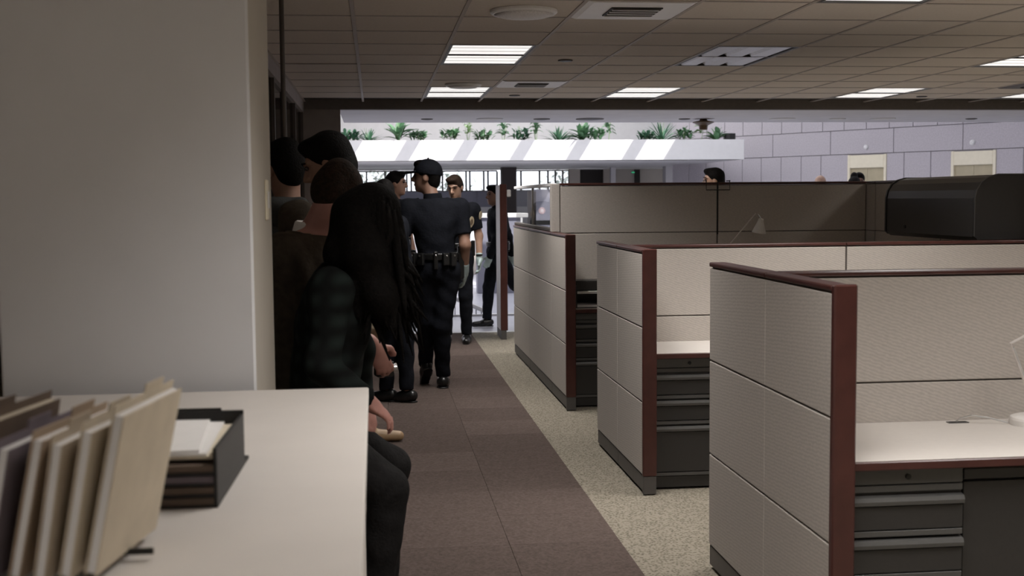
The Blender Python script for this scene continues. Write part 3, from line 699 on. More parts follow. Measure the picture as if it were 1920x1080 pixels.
# ================================================================== PEOPLE
V = lambda *a: np.array(a, float)
def unit(v): return v/max(np.linalg.norm(v), 1e-9)
class SDF:
    """smooth union of simple solids, polygonised into one continuous surface"""
    def __init__(s): s.pr = []
    def cone(s, a, b, ra, rb, k=.03, flat=False, op='add'):
        a, b = V(*a), V(*b); m = max(ra, rb); s.pr.append((op, 'cone', (a, b, ra, rb, flat), np.minimum(a, b)-m, np.maximum(a, b)+m, k)); return s
    def ell(s, c, r, R=None, k=.03, op='add'):
        c, r = V(*c), V(*r); m = max(r); s.pr.append((op, 'ell', (c, r, np.eye(3) if R is None else R), c-m, c+m, k)); return s
    def cut(s, p, n, lo, hi):
        s.pr.append(('cut', 'pl', (V(*p), unit(V(*n))), V(*lo), V(*hi), 0)); return s
    def build(s, vox, wr=0, seed=0):
        adds = [p for p in s.pr if p[0] == 'add']
        lo = np.min([p[3] for p in adds], 0)-vox*3-.02; hi = np.max([p[4] for p in adds], 0)+vox*3+.02
        n = np.ceil((hi-lo)/vox).astype(int)+1
        ax = [lo[i]+vox*np.arange(n[i]) for i in range(3)]; Fd = np.full(n, 1.0, np.float32)
        for op, kind, q, l, h, k in s.pr:
            m = k+vox*3; i0 = np.maximum(((l-m-lo)/vox).astype(int), 0); i1 = np.minimum(((h+m-lo)/vox).astype(int)+2, n)
            if np.any(i1 <= i0): continue
            sl = tuple(slice(a, b) for a, b in zip(i0, i1))
            X, Y, Z = ax[0][sl[0]][:, None, None], ax[1][sl[1]][None, :, None], ax[2][sl[2]][None, None, :]
            if kind == 'cone':
                a, b, ra, rb, flat = q; d = b-a; L2 = max(d@d, 1e-9)
                t = ((X-a[0])*d[0]+(Y-a[1])*d[1]+(Z-a[2])*d[2])/L2; tc = np.clip(t, 0, 1)
                D = np.sqrt((X-a[0]-tc*d[0])**2+(Y-a[1]-tc*d[1])**2+(Z-a[2]-tc*d[2])**2)-(ra+(rb-ra)*tc)
                if flat: D = np.maximum(D, (t-1)*math.sqrt(L2))
            elif kind == 'ell':
                c, r, R = q; u = [(X-c[0])*R[0, i]+(Y-c[1])*R[1, i]+(Z-c[2])*R[2, i] for i in range(3)]
                k0 = np.sqrt(sum((u[i]/r[i])**2 for i in range(3)))+1e-6; k1 = np.sqrt(sum((u[i]/r[i]**2)**2 for i in range(3)))+1e-6
                D = k0*(k0-1)/k1
            else:
                D = (X-q[0][0])*q[1][0]+(Y-q[0][1])*q[1][1]+(Z-q[0][2])*q[1][2]
            A = Fd[sl]
            if op == 'add':
                hh = np.clip(.5+.5*(D-A)/max(k, 1e-5), 0, 1); Fd[sl] = D*(1-hh)+A*hh-k*hh*(1-hh)
            elif op == 'sub':
                D = -D; hh = np.clip(.5-.5*(D-A)/max(k, 1e-5), 0, 1); Fd[sl] = D*(1-hh)+A*hh+k*hh*(1-hh)
            else: Fd[sl] = np.maximum(A, D)
        if wr:
            X, Y, Z = ax[0][:, None, None], ax[1][None, :, None], ax[2][None, None, :]
            Fd += wr*(np.sin(31*X+17*Z+4*np.sin(9*Y+seed)+seed)*np.sin(23*Y-19*Z+seed*2)+.6*np.sin(47*Z+13*X-21*Y+3*np.sin(11*X+seed)))
        S = Fd < 0; c = [S[i:n[0]-1+i, j:n[1]-1+j, k:n[2]-1+k] for i in (0, 1) for j in (0, 1) for k in (0, 1)]
        tot = sum(x.astype(np.int8) for x in c); cells = np.argwhere((tot > 0) & (tot < 8))
        idx = np.full(n-1, -1, np.int64); idx[tuple(cells.T)] = np.arange(len(cells))
        P = np.zeros((len(cells), 3)); W = np.zeros(len(cells))
        cor = [(i, j, k) for i in (0, 1) for j in (0, 1) for k in (0, 1)]
        for a in cor:
            for axx in range(3):
                if a[axx]: continue
                b = list(a); b[axx] = 1
                fa = Fd[tuple((cells+a).T)]; fb = Fd[tuple((cells+b).T)]; m = (fa < 0) != (fb < 0)
                t = np.where(m, fa/np.where(m, fa-fb, 1), 0); p = np.tile(np.array(a, float), (len(cells), 1)); p[:, axx] = t
                P += p*m[:, None]; W += m
        verts = lo+vox*(cells+P/W[:, None]); faces = []
        for axx in range(3):
            u, v = (axx+1) % 3, (axx+2) % 3
            s0 = [slice(None)]*3; s1 = [slice(None)]*3; s0[axx] = slice(0, -1); s1[axx] = slice(1, None)
            D = S[tuple(s0)] != S[tuple(s1)]; e = np.argwhere(D); e = e[(e[:, u] > 0) & (e[:, v] > 0) & (e[:, u] < n[u]-1) & (e[:, v] < n[v]-1)]
            q = []
            for du, dv in ((-1, -1), (0, -1), (0, 0), (-1, 0)):
                f = e.copy(); f[:, u] += du; f[:, v] += dv; q.append(idx[tuple(f.T)])
            q = np.stack(q, 1); flip = S[tuple(e.T)] == False
            q[flip] = q[flip][:, ::-1]; faces.append(q)
        return verts, np.concatenate(faces)
    def obj(s, name, m, parent, vox=.01, wr=0, seed=0):
        v, f = s.build(vox, wr, seed)
        me = bpy.data.meshes.new(name); me.vertices.add(len(v)); me.vertices.foreach_set('co', v.ravel())
        me.loops.add(f.size); me.loops.foreach_set('vertex_index', f.ravel()); me.polygons.add(len(f))
        me.polygons.foreach_set('loop_start', np.arange(0, f.size, 4)); me.polygons.foreach_set('loop_total', np.full(len(f), 4))
        me.update(calc_edges=True); me.validate(); me.shade_smooth()
        return link(name, me, m, parent)
def rotz(a): c, s = math.cos(a), math.sin(a); return np.array([[c, -s, 0], [s, c, 0], [0, 0, 1]])
def rotx(a): c, s = math.cos(a), math.sin(a); return np.array([[1, 0, 0], [0, c, -s], [0, s, c]])
def roty(a): c, s = math.cos(a), math.sin(a); return np.array([[c, 0, s], [0, 1, 0], [-s, 0, c]])

def hand(S, wr_, d, nrm, s, curl=.5, side=1, grow=0, k=.012):
    """palm and five fingers; d = direction of the fingers, nrm = palm normal"""
    d = unit(d); nrm = unit(nrm-d*(nrm@d)); w_ = np.cross(nrm, d)*side
    pal = wr_+d*.048*s
    R = np.stack([w_, d, nrm], 1)
    S.cone(wr_-d*.02*s, wr_+d*.03*s, (.026+grow)*s, (.028+grow)*s, .015)
    S.ell(pal, (V(.041, .054, .017)+grow)*s, R, .012)
    for q, (off, ln, rr) in enumerate(((.029, .068, .0092), (.010, .076, .0096), (-.009, .071, .0092), (-.027, .056, .0082))):
        p = wr_+d*(.086 if q != 3 else .078)*s+w_*off*s; a = curl*.5
        for seg in range(3):
            dd = d*math.cos(a)+nrm*math.sin(a)+w_*off*1.2; q2 = p+unit(dd)*ln*s*(.45, .32, .25)[seg]
            S.cone(p, q2, (rr+grow-.0006*seg)*s, (rr+grow-.0006*(seg+1))*s, .006); p = q2; a += curl*.75
    p = wr_+d*.025*s+w_*.030*s; q2 = p+unit(d*.6+w_*.75+nrm*.3)*.042*s; q3 = q2+unit(d*.9+w_*.2+nrm*.35)*.034*s
    S.cone(p, q2, (.014+grow)*s, (.0115+grow)*s, .012); S.cone(q2, q3, (.0112+grow)*s, (.0092+grow)*s, .006)

def person(label, loc, rz=0, H=1.78, J=None, head=(0, 0, 0), skin=None, hair=None, hair_style='short', top=None, sleeve=2, trousers=None, shoes=None,
           gloves=None, cap=None, belt=False, vox=.011, hem=0, collar=None, curl=.5, toes=None, hair_paths=(), bulk=1.0, eyes=True, hand_dir=None, group=None, top_name='shirt', seated=False, seed=1):
    s = H/1.78; R0 = rotz(rz)
    D = dict(pelvis=(0, 0, .96), neck=(0, -.015, 1.49), head=(0, .025, 1.655))
    for sd, x in (('L', -1), ('R', 1)):
        D.update({'sh'+sd: (.188*x, -.01, 1.425), 'el'+sd: (.245*x, -.035, 1.14), 'wr'+sd: (.25*x, .04, .895), 'hip'+sd: (.092*x, 0, .92), 'kn'+sd: (.10*x, .02, .50), 'an'+sd: (.105*x, -.02, .085)})
    Q = {k: R0@(V(*v)*s) for k, v in D.items()}
    for k, v in (J or {}).items(): Q[k] = V(*v)       # overrides: axes of the room, metres from the feet
    Rh = R0@rotz(head[0])@rotx(head[1])@roty(head[2])
    t = thing('person', label, 'person', loc, 0, group)
    up_ = unit(Q['neck']-Q['pelvis']); r_ = unit(Q['shR']-Q['shL']); f_ = unit(np.cross(up_, r_)); r_ = np.cross(f_, up_); Rt = np.stack([r_, f_, up_], 1)
    hipr = unit(Q['hipR']-Q['hipL']); hf = unit(np.cross(V(0, 0, 1), hipr)); Rp = np.stack([np.cross(hf, V(0, 0, 1)), hf, V(0, 0, 1)], 1)
    hc = Q['head']
    toe = {sd: (V(*toes[sd]) if toes and sd in toes else R0@V(0, 1, 0)) for sd in 'LR'}
    def torso(S, g, b=bulk):
        ln = np.linalg.norm(Q['neck']-Q['pelvis']); mid = lambda f: Q['pelvis']+(Q['neck']-Q['pelvis'])*f
        S.ell(mid(.66), (V(.158*b, .108*b, .20)*s+g), Rt, .05); S.ell(mid(.34), (V(.14*b, .098*b, .17)*s+g), Rt, .06)
        for sd in 'LR':
            S.cone(mid(.90), Q['sh'+sd], .055*s+g, .058*s+g, .05)
            S.cone(mid(.72)+(Q['sh'+sd]-Q['neck'])*.45, Q['sh'+sd]-up_*.03*s, .075*s+g, .055*s+g, .05)
        S.cone(mid(.93), Q['neck'], .06*s+g, .052*s+g, .03)
    def hips(S, g):
        S.ell(Q['pelvis']-V(0, 0, .01)*s, (V(.162, .115, .125)*s+g), Rp, .05)
    def legs(S, g, hemr=0, end=True):
        for sd in 'LR':
            h, k_, a = Q['hip'+sd], Q['kn'+sd], Q['an'+sd]
            S.cone(h, k_, .083*s+g, .056*s+g, .04)
            aa = a if end else k_+(a-k_)*.97
            S.cone(k_, aa, .053*s+g, (.036*s+g if not hemr else hemr), .03, flat=not end)
            S.ell(k_+(a-k_)*.3, V(.046, .048, .10)*s+g, Rp, .03)
    def arms(S, g, upto=2, k=.03):
        for sd in 'LR':
            a, e, w_ = Q['sh'+sd], Q['el'+sd], Q['wr'+sd]
            u1 = min(upto, 1); S.cone(a, a+(e-a)*u1, .053*s+g, (.053-.012*u1)*s+g*1.15, k, flat=upto < 1)
            if upto > 1: S.cone(e, e+(w_-e)*(upto-1), .042*s+g, .030*s+g*(1.0 if upto < 2 else .9), k, flat=upto < 1.999)
    # ---- body: one continuous skin
    S = SDF(); torso(S, -.008); hips(S, -.01); legs(S, -.008); arms(S, 0)
    S.cone(Q['neck']-up_*.03*s, hc-Rh@V(0, .02, .06)*s, .060*s, .054*s, .03)
    S.ell(hc+Rh@V(0, -.012, .032)*s, V(.076, .096, .092)*s, Rh, .02); S.ell(hc+Rh@V(0, .022, -.045)*s, V(.060, .068, .078)*s, Rh, .03)
    S.ell(hc+Rh@V(0, .062, -.098)*s, V(.028, .024, .020)*s, Rh, .025)
    S.cone(hc+Rh@V(0, .088, .018)*s, hc+Rh@V(0, .112, -.026)*s, .008*s, .013*s, .012)
    S.cone(hc+Rh@V(-.014, .098, -.032)*s, hc+Rh@V(.014, .098, -.032)*s, .010*s, .010*s, .008)
    for x in (-1, 1):
        S.cone(hc+Rh@V(.012*x, .090, .032)*s, hc+Rh@V(.05*x, .072, .032)*s, .009*s, .008*s, .012)
        S.ell(hc+Rh@V(.078*x, -.008, -.012)*s, V(.010, .024, .032)*s, Rh@rotz(-.35*x), .008)
        S.ell(hc+Rh@V(.034*x, .094, .013)*s, V(.016, .012, .010)*s, Rh, .010, 'sub')
    S.cone(hc+Rh@V(-.020, .088, -.064)*s, hc+Rh@V(.020, .088, -.064)*s, .008*s, .008*s, .008)
    for sd, x in (('L', -1), ('R', 1)):
        d = unit(Q['wr'+sd]-Q['el'+sd])
        if hand_dir and sd in hand_dir: d = unit(V(*hand_dir[sd]))
        nrm = R0@V(-x, .25, 0)
        if hand_dir and sd+'n' in hand_dir: nrm = V(*hand_dir[sd+'n'])
        hand(S, Q['wr'+sd], d, nrm, s, curl, -x)
        a = Q['an'+sd]; S.cone(a-toe[sd]*.03*s-V(0, 0, .04)*s, a+toe[sd]*.13*s-V(0, 0, .055)*s, .034*s, .026*s, .03)
    body = S.obj('body', skin, t, vox)
    # ---- clothes
    C_ = SDF(); torso(C_, .014); arms(C_, .015, sleeve)
    if hem > 0:
        hips(C_, .028); 
        pz = Q['pelvis'].copy()
        C_.ell(pz-V(0, 0, hem*.4), (V(.175, .13, .14+hem*.6)*s), Rp, .05)
        C_.cut(pz-V(0, 0, hem), (0, 0, -1), pz-V(.4, .4, .6), pz+V(.4, .4, -hem))
    else: C_.ell(Q['pelvis']+V(0, 0, .03), (V(.158, .112, .10)*s), Rp, .05)
    # open the neck
    C_.cut(Q['neck']+up_*.005*s, up_, Q['neck']-V(.07, .07, .04), Q['neck']+V(.07, .07, .2))
    shirt = C_.obj(top_name, top, t, vox, .0022 if hem == 0 else .0035, seed)
    T = SDF(); hips(T, .012); legs(T, .016, .058*s, False); tr = T.obj('trousers', trousers, t, vox, .003, seed+3)
    for sd in 'LR':
        a = Q['an'+sd]; tv = unit(toe[sd]); Sh = SDF(); dn = -unit(np.cross(np.cross(tv, V(0, 0, 1)), tv)) if abs(tv[2]) < .98 else R0@V(0, 1, 0)
        if abs(tv[2]) > .3: dn = unit(dn)
        dn = dn if dn[2] <= 0 or abs(tv[2]) > .3 else -dn
        Sh.cone(a-tv*.045*s+dn*.03*s, a+tv*.02*s+dn*.035*s, .047*s, .048*s, .02); Sh.cone(a+tv*.02*s+dn*.045*s, a+tv*.155*s+dn*.052*s, .046*s, .036*s, .03)
        Sh.cut(a+dn*.082*s, dn, a-V(.3, .3, .3), a+V(.3, .3, .3))
        sh = Sh.obj('shoe', shoes or LEATHER, t, .009)
        So = SDF(); So.cone(a-tv*.05*s+dn*.080*s, a+tv*.155*s+dn*.080*s, .042*s, .034*s, .02); So.cut(a+dn*.085*s, dn, a-V(.3, .3, .3), a+V(.3, .3, .3)); So.cut(a+dn*.070*s, -dn, a-V(.3, .3, .3), a+V(.3, .3, .3))
        So.obj('sole', BLACK, sh, .009)
    if gloves:
        for sd, x in (('L', -1), ('R', 1)):
            d = unit(Q['wr'+sd]-Q['el'+sd]); G_ = SDF(); hand(G_, Q['wr'+sd], d, R0@V(-x, .25, 0), s, curl, -x, .003); G_.cone(Q['wr'+sd]-d*.05*s, Q['wr'+sd], .036*s, .035*s, .01); G_.obj('glove', gloves, t, .006)
    if hair is not None:
        Hh = SDF(); g = .012*s if hair_style != 'bald' else .003
        if hair_style != 'bald':
            Hh.ell(hc+Rh@V(0, -.018, .042)*s, V(.084, .100, .095)*s, Rh, .02); Hh.ell(hc+Rh@V(0, -.055, -.01)*s, V(.074, .060, .085)*s, Rh, .02)
            if hair_style in ('short', 'quiff'): Hh.ell(hc+Rh@V(.01, .055, .098)*s, V(.062, .045, .032)*s, Rh, .03)
            if hair_style == 'bun': Hh.ell(hc+Rh@V(0, -.05, .14)*s, V(.05, .05, .05)*s, Rh, .02)
            for P_ in hair_paths:
                for (a, ra), (b, rb) in zip(P_, P_[1:]): Hh.cone(a, b, ra, rb, .04)
            if not hair_paths:
                Hh.ell(hc+Rh@V(0, .085, -.035)*s, V(.080, .085, .085)*s, Rh, .015, 'sub')
                Hh.cut(hc+Rh@V(0, 0, -.085)*s, Rh@V(0, .25, -1), hc-.3, hc+.3)
            else: Hh.ell(hc+Rh@V(0, .10, -.03)*s, V(.062, .075, .08)*s, Rh, .015, 'sub')
            Hh.obj('hair', hair, t, .007, .0025, seed)
    if eyes:
        em = B(); bmesh.ops.create_uvsphere(em.bm, u_segments=10, v_segments=8, radius=.0095*s); me = em.mesh('eye', True); me.materials.append(EYEM)
        for x in (-1, 1):
            link('eye', me, None, body, hc+Rh@V(.033*x, .084, .014)*s)
            if hair is not None: B().tube([hc+Rh@V(.016*x, .099, .034)*s, hc+Rh@V(.034*x, .096, .039)*s, hc+Rh@V(.054*x, .078, .033)*s], .0032*s, 6).obj('eyebrow', hair, body)
    if cap is not None:
        K = SDF(); K.ell(hc+Rh@V(0, -.015, .040)*s, V(.095, .114, .100)*s, Rh, .02); K.cut(hc+Rh@V(0, 0, .020)*s, Rh@V(0, .12, -1), hc-.3, hc+.3)
        k_ = K.obj('cap', cap, t, .007)
        K2 = SDF(); K2.ell(hc+Rh@V(0, .118, .034)*s, V(.080, .085, .010)*s, Rh@rotx(-.14), .01); K2.obj('peak', cap, k_, .006)
        bb = B(); bmesh.ops.create_uvsphere(bb.bm, u_segments=10, v_segments=6, radius=.008); bb.obj('button', cap, k_, hc+Rh@V(0, -.015, .141)*s)
    if collar is not None:
        K = SDF(); n0 = Q['neck']; K.cone(n0-up_*.01, n0+up_*.035*s, .078*s, .070*s, .01); K.cut(n0+up_*.045*s, up_, n0-.2, n0+.2); K.cut(n0-up_*.03*s, -up_, n0-.2, n0+.2)
        K.cone(n0-up_*.05, n0+up_*.1, .052*s, .052*s, .01, op='sub'); K.obj('collar', collar, t, .008)
    if belt:
        zb = Q['pelvis']+V(0, 0, .085*s); K = SDF(); K.ell(zb, V(.176, .134, .30)*s, Rp, .01); K.cut(zb+V(0, 0, .028), (0, 0, 1), zb-.5, zb+.5); K.cut(zb-V(0, 0, .028), (0, 0, -1), zb-.5, zb+.5)
        bl = K.obj('duty_belt', LEATHER, t, .008)
        for a, wd, hh, dp, mm, nm in ((-2.75, .05, .10, .035, LEATHER, 'pouch'), (-2.25, .06, .09, .035, LEATHER, 'pouch'), (-1.57, .035, .13, .03, LEATHER, 'key_holder'), (-1.15, .055, .09, .035, LEATHER, 'pouch'), (-.8, .06, .10, .035, LEATHER, 'pouch'), (.1, .06, .24, .05, LEATHER, 'holster'), (3.0, .05, .15, .04, LEATHER, 'radio')):
            c, sn = math.cos(a), math.sin(a); p = zb+Rp@V(.176*c*s*1.06, .134*sn*s*1.10, 0)
            o = B().box(-wd/2, wd/2, -dp/2, dp/2, -hh*.75, hh*.35, .008, 2).obj(nm, mm, bl, p); o.rotation_euler = (0, 0, rz+a+1.57)
            B().lathe([(.008, 0), (.008, -.006), (.004, -.008)], (0, -dp/2, hh*.1), 10, 'y').obj('snap', STEEL, bl, p).rotation_euler = (0, 0, rz+a+1.57) if a < 0 else (0, 0, rz+a-1.57)
    return t, Q, Rh

# ---- officers
o1, Q1, _ = person('officer in a dark cap and dark uniform, seen from behind, walking up the aisle', (.50, 9.66, 0), 0, 1.83, dict(
    pelvis=(-.01, -.02, 1.0), neck=(-.035, .0, 1.545), head=(-.085, .03, 1.725), shL=(-.235, -.0, 1.475), shR=(.18, -.02, 1.475), elL=(-.30, -.05, 1.18), wrL=(-.26, .12, .98),
    elR=(.215, -.07, 1.175), wrR=(.215, .02, .965), hipL=(-.10, 0, .95), hipR=(.085, -.02, .95), knL=(-.10, .05, .55), anL=(-.10, -.16+.42, .16), knR=(.02, -.01, .52), anR=(.035, .10, .09)),
    head=(1.35, .02, 0), skin=SKIN2, hair=HAIRD, top=NAVY, sleeve=.72, trousers=NAVY, gloves=GLOVE, cap=NAVY, belt=True, toes=dict(L=(-.1, .75, -.65), R=(.05, 1, 0)), vox=.010, top_name='uniform_shirt', seed=2, collar=NAVY)
pm = B(); pts = [(.034*math.sin(a)*(1 if abs(a) < 2 else .8), .045*math.cos(a)) for a in [k*math.pi/8 for k in range(16)]]
pm.prism(pts, 'x', 0, .004); pt = pm.obj('shoulder_patch', GOLD, o1, (.268, -.035, 1.36)); pt.rotation_euler = (0, .15, -.75)
B().prism([(p[0]*.55, p[1]*.55) for p in pts], 'x', .004, .006).obj('patch_emblem', mat('patch_brown', (.20, .14, .09), .7), pt)
o2, Q2, _ = person('bareheaded officer in dark uniform facing the camera, pale gloves, at the aisle end', (.85, 12.75, 0), math.pi-.12, 1.79, dict(elL=None) if False else None,
    head=(-.3, -.28, 0), skin=SKIN, hair=HAIRB, hair_style='quiff', top=NAVY, sleeve=.75, trousers=NAVY, gloves=GLOVE, belt=True, vox=.010, top_name='uniform_shirt', seed=5, collar=NAVY)
pt2 = B().prism(pts, 'x', 0, .004).obj('shoulder_patch', GOLD, o2, (.262, -.05, 1.37)); pt2.rotation_euler = (0, .15, -.6)
tch = B().lathe([(.036, -.008), (.036, .008)], n=16).obj('wristwatch', BLACK, o2, Q2['wrL']+V(0, 0, .05))
o3, Q3, _ = person('officer in dark uniform striding left, half hidden by the cherry post', (1.45, 14.35, 0), math.pi/2+.15, 1.70, dict(
    knR=(-.10, .02, .48), anR=(-.13, .0, .085), knL=(.22, .08, .50), anL=(.50, .10, .18), elR=(-.02, -.20, 1.06), wrR=(-.10, -.20, .86), elL=(.16, .22, 1.08), wrL=(.2, .2, .86)),
    head=(.25, 0, 0), skin=SKIN2, hair=HAIRD, top=NAVY, sleeve=2, trousers=NAVY, gloves=GLOVE, belt=True, toes=dict(R=(-1, -.05, 0), L=(-.75, 0, -.6)), vox=.011, top_name='uniform_shirt', seed=7, collar=NAVY)
person('dark-haired officer at the back, face turned right, behind the bowed group', (.22, 13.0, 0), -2.3, 1.84, None, head=(.5, 0, 0), skin=SKIN2, hair=HAIRD, top=NAVY, sleeve=.75, trousers=NAVY, belt=True, vox=.012, top_name='uniform_shirt', seed=9)
person('person in dark clothes with dark hair standing before the officer in the cap', (.09, 9.10, 0), 1.1, 1.69, dict(anL=(-.02, .05, .085), anR=(.13, -.02, .085), knL=(-.02, .04, .48), knR=(.12, .02, .48)), head=(-.9, -.1, 0), skin=SKIN2, hair=HAIRD, hair_style='long',
    top=NAVY, sleeve=2, trousers=NAVY, belt=True, vox=.012, top_name='uniform_shirt', seed=11)
# ---- the group behind the counter
BROWNC = mat('brown_coat', (.062, .050, .038), .9, .2, 30, .3, 80, spec=.1)
GREYH = mat('grey_hooded_jacket', (.045, .045, .043), .9, .3, 20, .3, 80, spec=.1)
TANS = mat('tan_coat', (.18, .145, .10), .9, .2, 30, .3, 80, spec=.1)
PLAID = plaid_mat('dark_plaid', (.010, .011, .011), (.022, .030, .028))
DTROU = mat('charcoal_trousers', (.018, .017, .017), .9, .2, 30, .3, 80, spec=.1)
# long-haired woman perched on a stool, leaning to the right
def locks(parent, head, n, ends, seed, m):
    """loose strands of hair falling from a head: each a tapering tube, joined in one part"""
    rnd = random.Random(seed); b = B(); h = Vector(head)
    for k in range(n):
        a = rnd.uniform(0, 6.283); el = rnd.uniform(-.2, 1.1)
        d = Vector((math.cos(a)*math.cos(el)*.088, math.sin(a)*math.cos(el)*.098, .03+math.sin(el)*.088))
        e = Vector(rnd.choice(ends)); e = e+Vector((rnd.uniform(-.045, .045), rnd.uniform(-.04, .04), rnd.uniform(-.08, .10)))
        s0 = h+d*.98; s1 = h+Vector((d.x*1.12, d.y*1.12, d.z-.10)); s2 = s1.lerp(e, .5)+Vector((rnd.uniform(-.02, .02), rnd.uniform(-.02, .02), .02))
        r = rnd.uniform(.009, .016); b.tube([s0, s0.lerp(s1, .5)*1.0, s1, s1.lerp(s2, .5), s2, s2.lerp(e, .6), e], [r*.7, r, r*1.1, r*1.1, r, r*.7, .002], 6)
    return b.obj('hair_locks', m, parent, smooth=True)
p4, Q4, _ = person('woman with long dark hair in a dark plaid shirt, sitting bowed behind the counter', (-.16, 4.20, 0), -1.35, 1.68, dict(
    pelvis=(-.06, .02, .73), neck=(.045, 0, 1.32), head=(.155, -.02, 1.475), shL=(.04, .17, 1.26), shR=(.01, -.18, 1.25), elL=(.09, .20, 1.0), wrL=(.10, .14, .82), elR=(-.02, -.23, 1.0), wrR=(.125, -.115, .86),
    hipL=(-.02, .10, .72), hipR=(-.02, -.07, .72), knL=(.20, .14, .58), anL=(.16, .15, .09), knR=(.19, -.09, .545), anR=(.13, -.06, .09)),
    head=(.1, -.45, 0), skin=SKINP, hair=HAIRD, hair_style='long', top=PLAID, sleeve=1.92, trousers=DTROU, vox=.009, hem=.10, bulk=1.15,
    hair_paths=[[((.14, .03, 1.50), .085), ((.18, .0, 1.38), .075), ((.23, -.02, 1.25), .055), ((.27, -.03, 1.14), .02)], [((.10, -.06, 1.49), .08), ((.12, -.11, 1.36), .075), ((.17, -.13, 1.22), .06), ((.21, -.13, 1.12), .02)],
                [((.09, .0, 1.49), .08), ((.05, -.05, 1.36), .06), ((.06, -.12, 1.24), .04), ((.10, -.14, 1.16), .015)]],
    toes=dict(L=(1, -.1, 0), R=(1, -.15, 0)), hand_dir=dict(R=(.75, .1, -.6), Rn=(0, .2, -1), L=(.4, -.3, -.8), Ln=(0, 0, -1)), curl=.7, seed=3)
locks(p4, Q4['head'], 110, [(.20, -.13, 1.13), (.26, -.04, 1.12), (.31, -.06, 1.20), (.12, -.14, 1.14), (.16, .02, 1.12), (.29, .0, 1.08), (.23, -.15, 1.06)], 4, HAIRD)
t = thing('stool', 'dark stool under the long-haired woman, hidden behind the counter', 'stool', (-.21, 4.22, 0))
B().lathe([(.17, .55), (.18, .57), (.18, .592), (.16, .60)], n=28).obj('seat', CHAR, t)
for k in range(4):
    a = .78+k*1.5708; B().tube([(.10*math.cos(a), .10*math.sin(a), .55), (.17*math.cos(a), .17*math.sin(a), .0)], .012, 8).obj('leg', STEEL, t)
B().lathe([(.145, .20), (.155, .20), (.155, .215), (.145, .215)], n=28).obj('foot_ring', STEEL, t)
# bowed man in a brown coat, white collar
p3, Q3b, _ = person('bowed brown-haired man in a brown coat with a white collar, behind the long-haired woman', (-.24, 4.66, 0), -.55, 1.76, dict(
    pelvis=(-.06, .0, .94), neck=(-.0, -.02, 1.42), head=(.10, -.05, 1.565), shL=(-.02, .19, 1.37), shR=(-.10, -.18, 1.35), elL=(.14, .18, 1.08), wrL=(.22, .0, .98), elR=(.04, -.20, 1.08), wrR=(.22, -.12, 1.00)),
    head=(-.1, -.7, 0), skin=SKINP, hair=HAIRB, hair_style='plain', top=BROWNC, sleeve=1.8, trousers=DTROU, vox=.009, hem=.18, collar=PAPER, bulk=1.15, top_name='coat', hand_dir=dict(R=(.45, .0, -.85), Rn=(-.3, .9, 0), L=(.5, -.3, -.8), Ln=(-.5, -.8, 0)), curl=.8, seed=13)
for sd in 'LR':
    K = SDF(); e, w_ = Q3b['el'+sd], Q3b['wr'+sd]; K.cone(e+(w_-e)*.15, e+(w_-e)*.86, .066, .058, .02, flat=True); K.obj('cuff', TANS, bpy.data.objects['coat'], .009, .003)
# man with short dark hair, looking left and down
person('tall man with short dark hair looking down to the left, behind the column edge', (-.20, 5.15, 0), .9, 1.84, dict(neck=(.0, -.02, 1.50), head=(.01, .0, 1.695)), head=(.5, -.35, 0), skin=SKIN2, hair=HAIRD, top=BROWNC, sleeve=2, trousers=DTROU, vox=.009, hem=.15, bulk=1.1, top_name='jacket', seed=15)
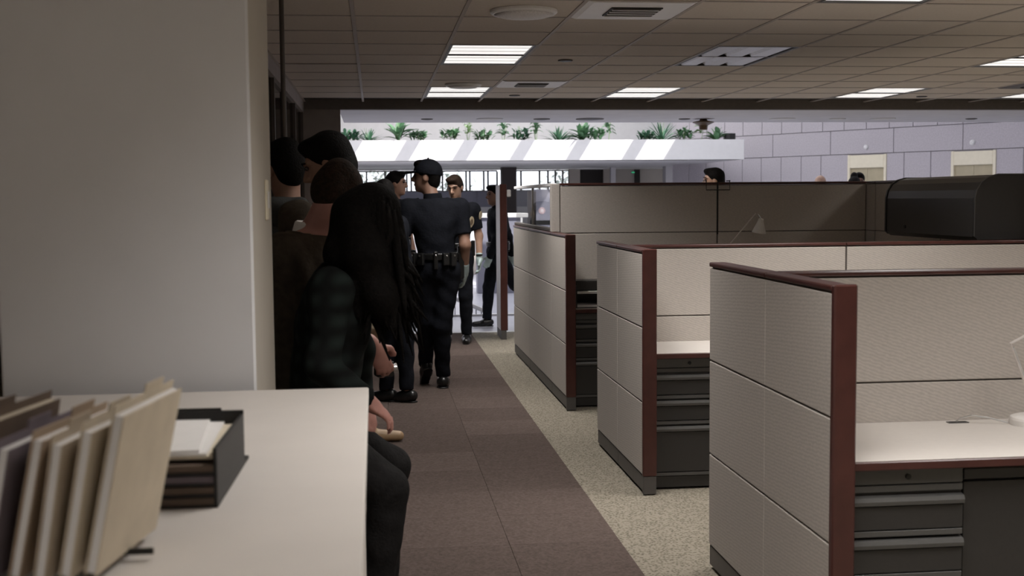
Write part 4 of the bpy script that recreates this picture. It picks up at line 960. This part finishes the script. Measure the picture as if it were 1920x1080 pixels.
# man in a grey hooded jacket, at the column
p1, Q1b, _ = person('man in a grey hooded jacket, mostly hidden by the white column', (-.40, 5.55, 0), .3, 1.82, None, head=(.3, -.2, 0), skin=SKIN2, hair=HAIRD, top=GREYH, sleeve=2, trousers=DTROU, vox=.010, hem=.12, bulk=1.12, top_name='hooded_jacket', seed=17)
K = SDF(); n0 = Q1b['neck']; K.cone(n0+V(-.06, -.07, -.01), n0+V(.06, -.07, -.01), .05, .05, .03); K.ell(n0+V(0, -.09, -.06), (.10, .05, .08), None, .03); K.obj('hood', GREYH, p1, .01, .003)
# ---- people beyond the tall partition
person('dark-haired person facing left, head showing above the tall partition seam', (3.56, 12.3, 0), 1.4, 1.84, None, skin=SKIN, hair=HAIRD, top=GREYH, trousers=DTROU, vox=.014, seed=21)
person('bald man whose crown shows over the partition left of the first lift door', (6.30, 16.5, 0), 2.6, 1.835, None, skin=SKIN, hair=None, eyes=False, top=GREYH, trousers=DTROU, vox=.016, seed=22)
person('person with pinned-up dark hair in front of the first lift door', (6.84, 16.6, 0), 2.9, 1.81, None, skin=SKIN2, hair=HAIRD, hair_style='bun', top=GREYH, trousers=DTROU, vox=.016, seed=23)
person('dark-haired person beside the one with pinned-up hair at the first lift door', (7.05, 16.95, 0), 2.9, 1.87, None, skin=SKIN2, hair=HAIRD, top=NAVY, trousers=DTROU, vox=.016, seed=24)
# small things around the group
t = thing('handheld_gadget', 'small black gadget with silver rings held at waist height by the brown-coated man', 'gadget', (.025, 4.60, .90), .3)
B().box(-.035, .035, -.025, .025, -.03, .03, .008, 2).obj('body', BLACK, t); B().lathe([(.017, 0), (.018, .012), (.015, .014)], (.036, 0, 0), 20, 'x').obj('lens_barrel', STEEL, t); B().lathe([(.0145, .014), (.010, .015)], (.036, 0, 0), 20, 'x').obj('lens', BLACK, t)
S = SDF(); S.cone((0, 0, .045), (.17, 0, .035), .042, .032, .02); S.cone((-.02, 0, .06), (-.02, 0, .09), .04, .04, .03); S.cut((0, 0, .0), (0, 0, -1), (-.3, -.3, -.3), (.4, .3, .3))
sh = S.obj('loafer', mat('tan_leather', (.42, .28, .16), .45, .1, 20), None, .007); sh.location = (-.04, 7.60, .0065); tag(sh, 'tan leather shoe on the carpet beyond the dark trouser knee', 'shoe')
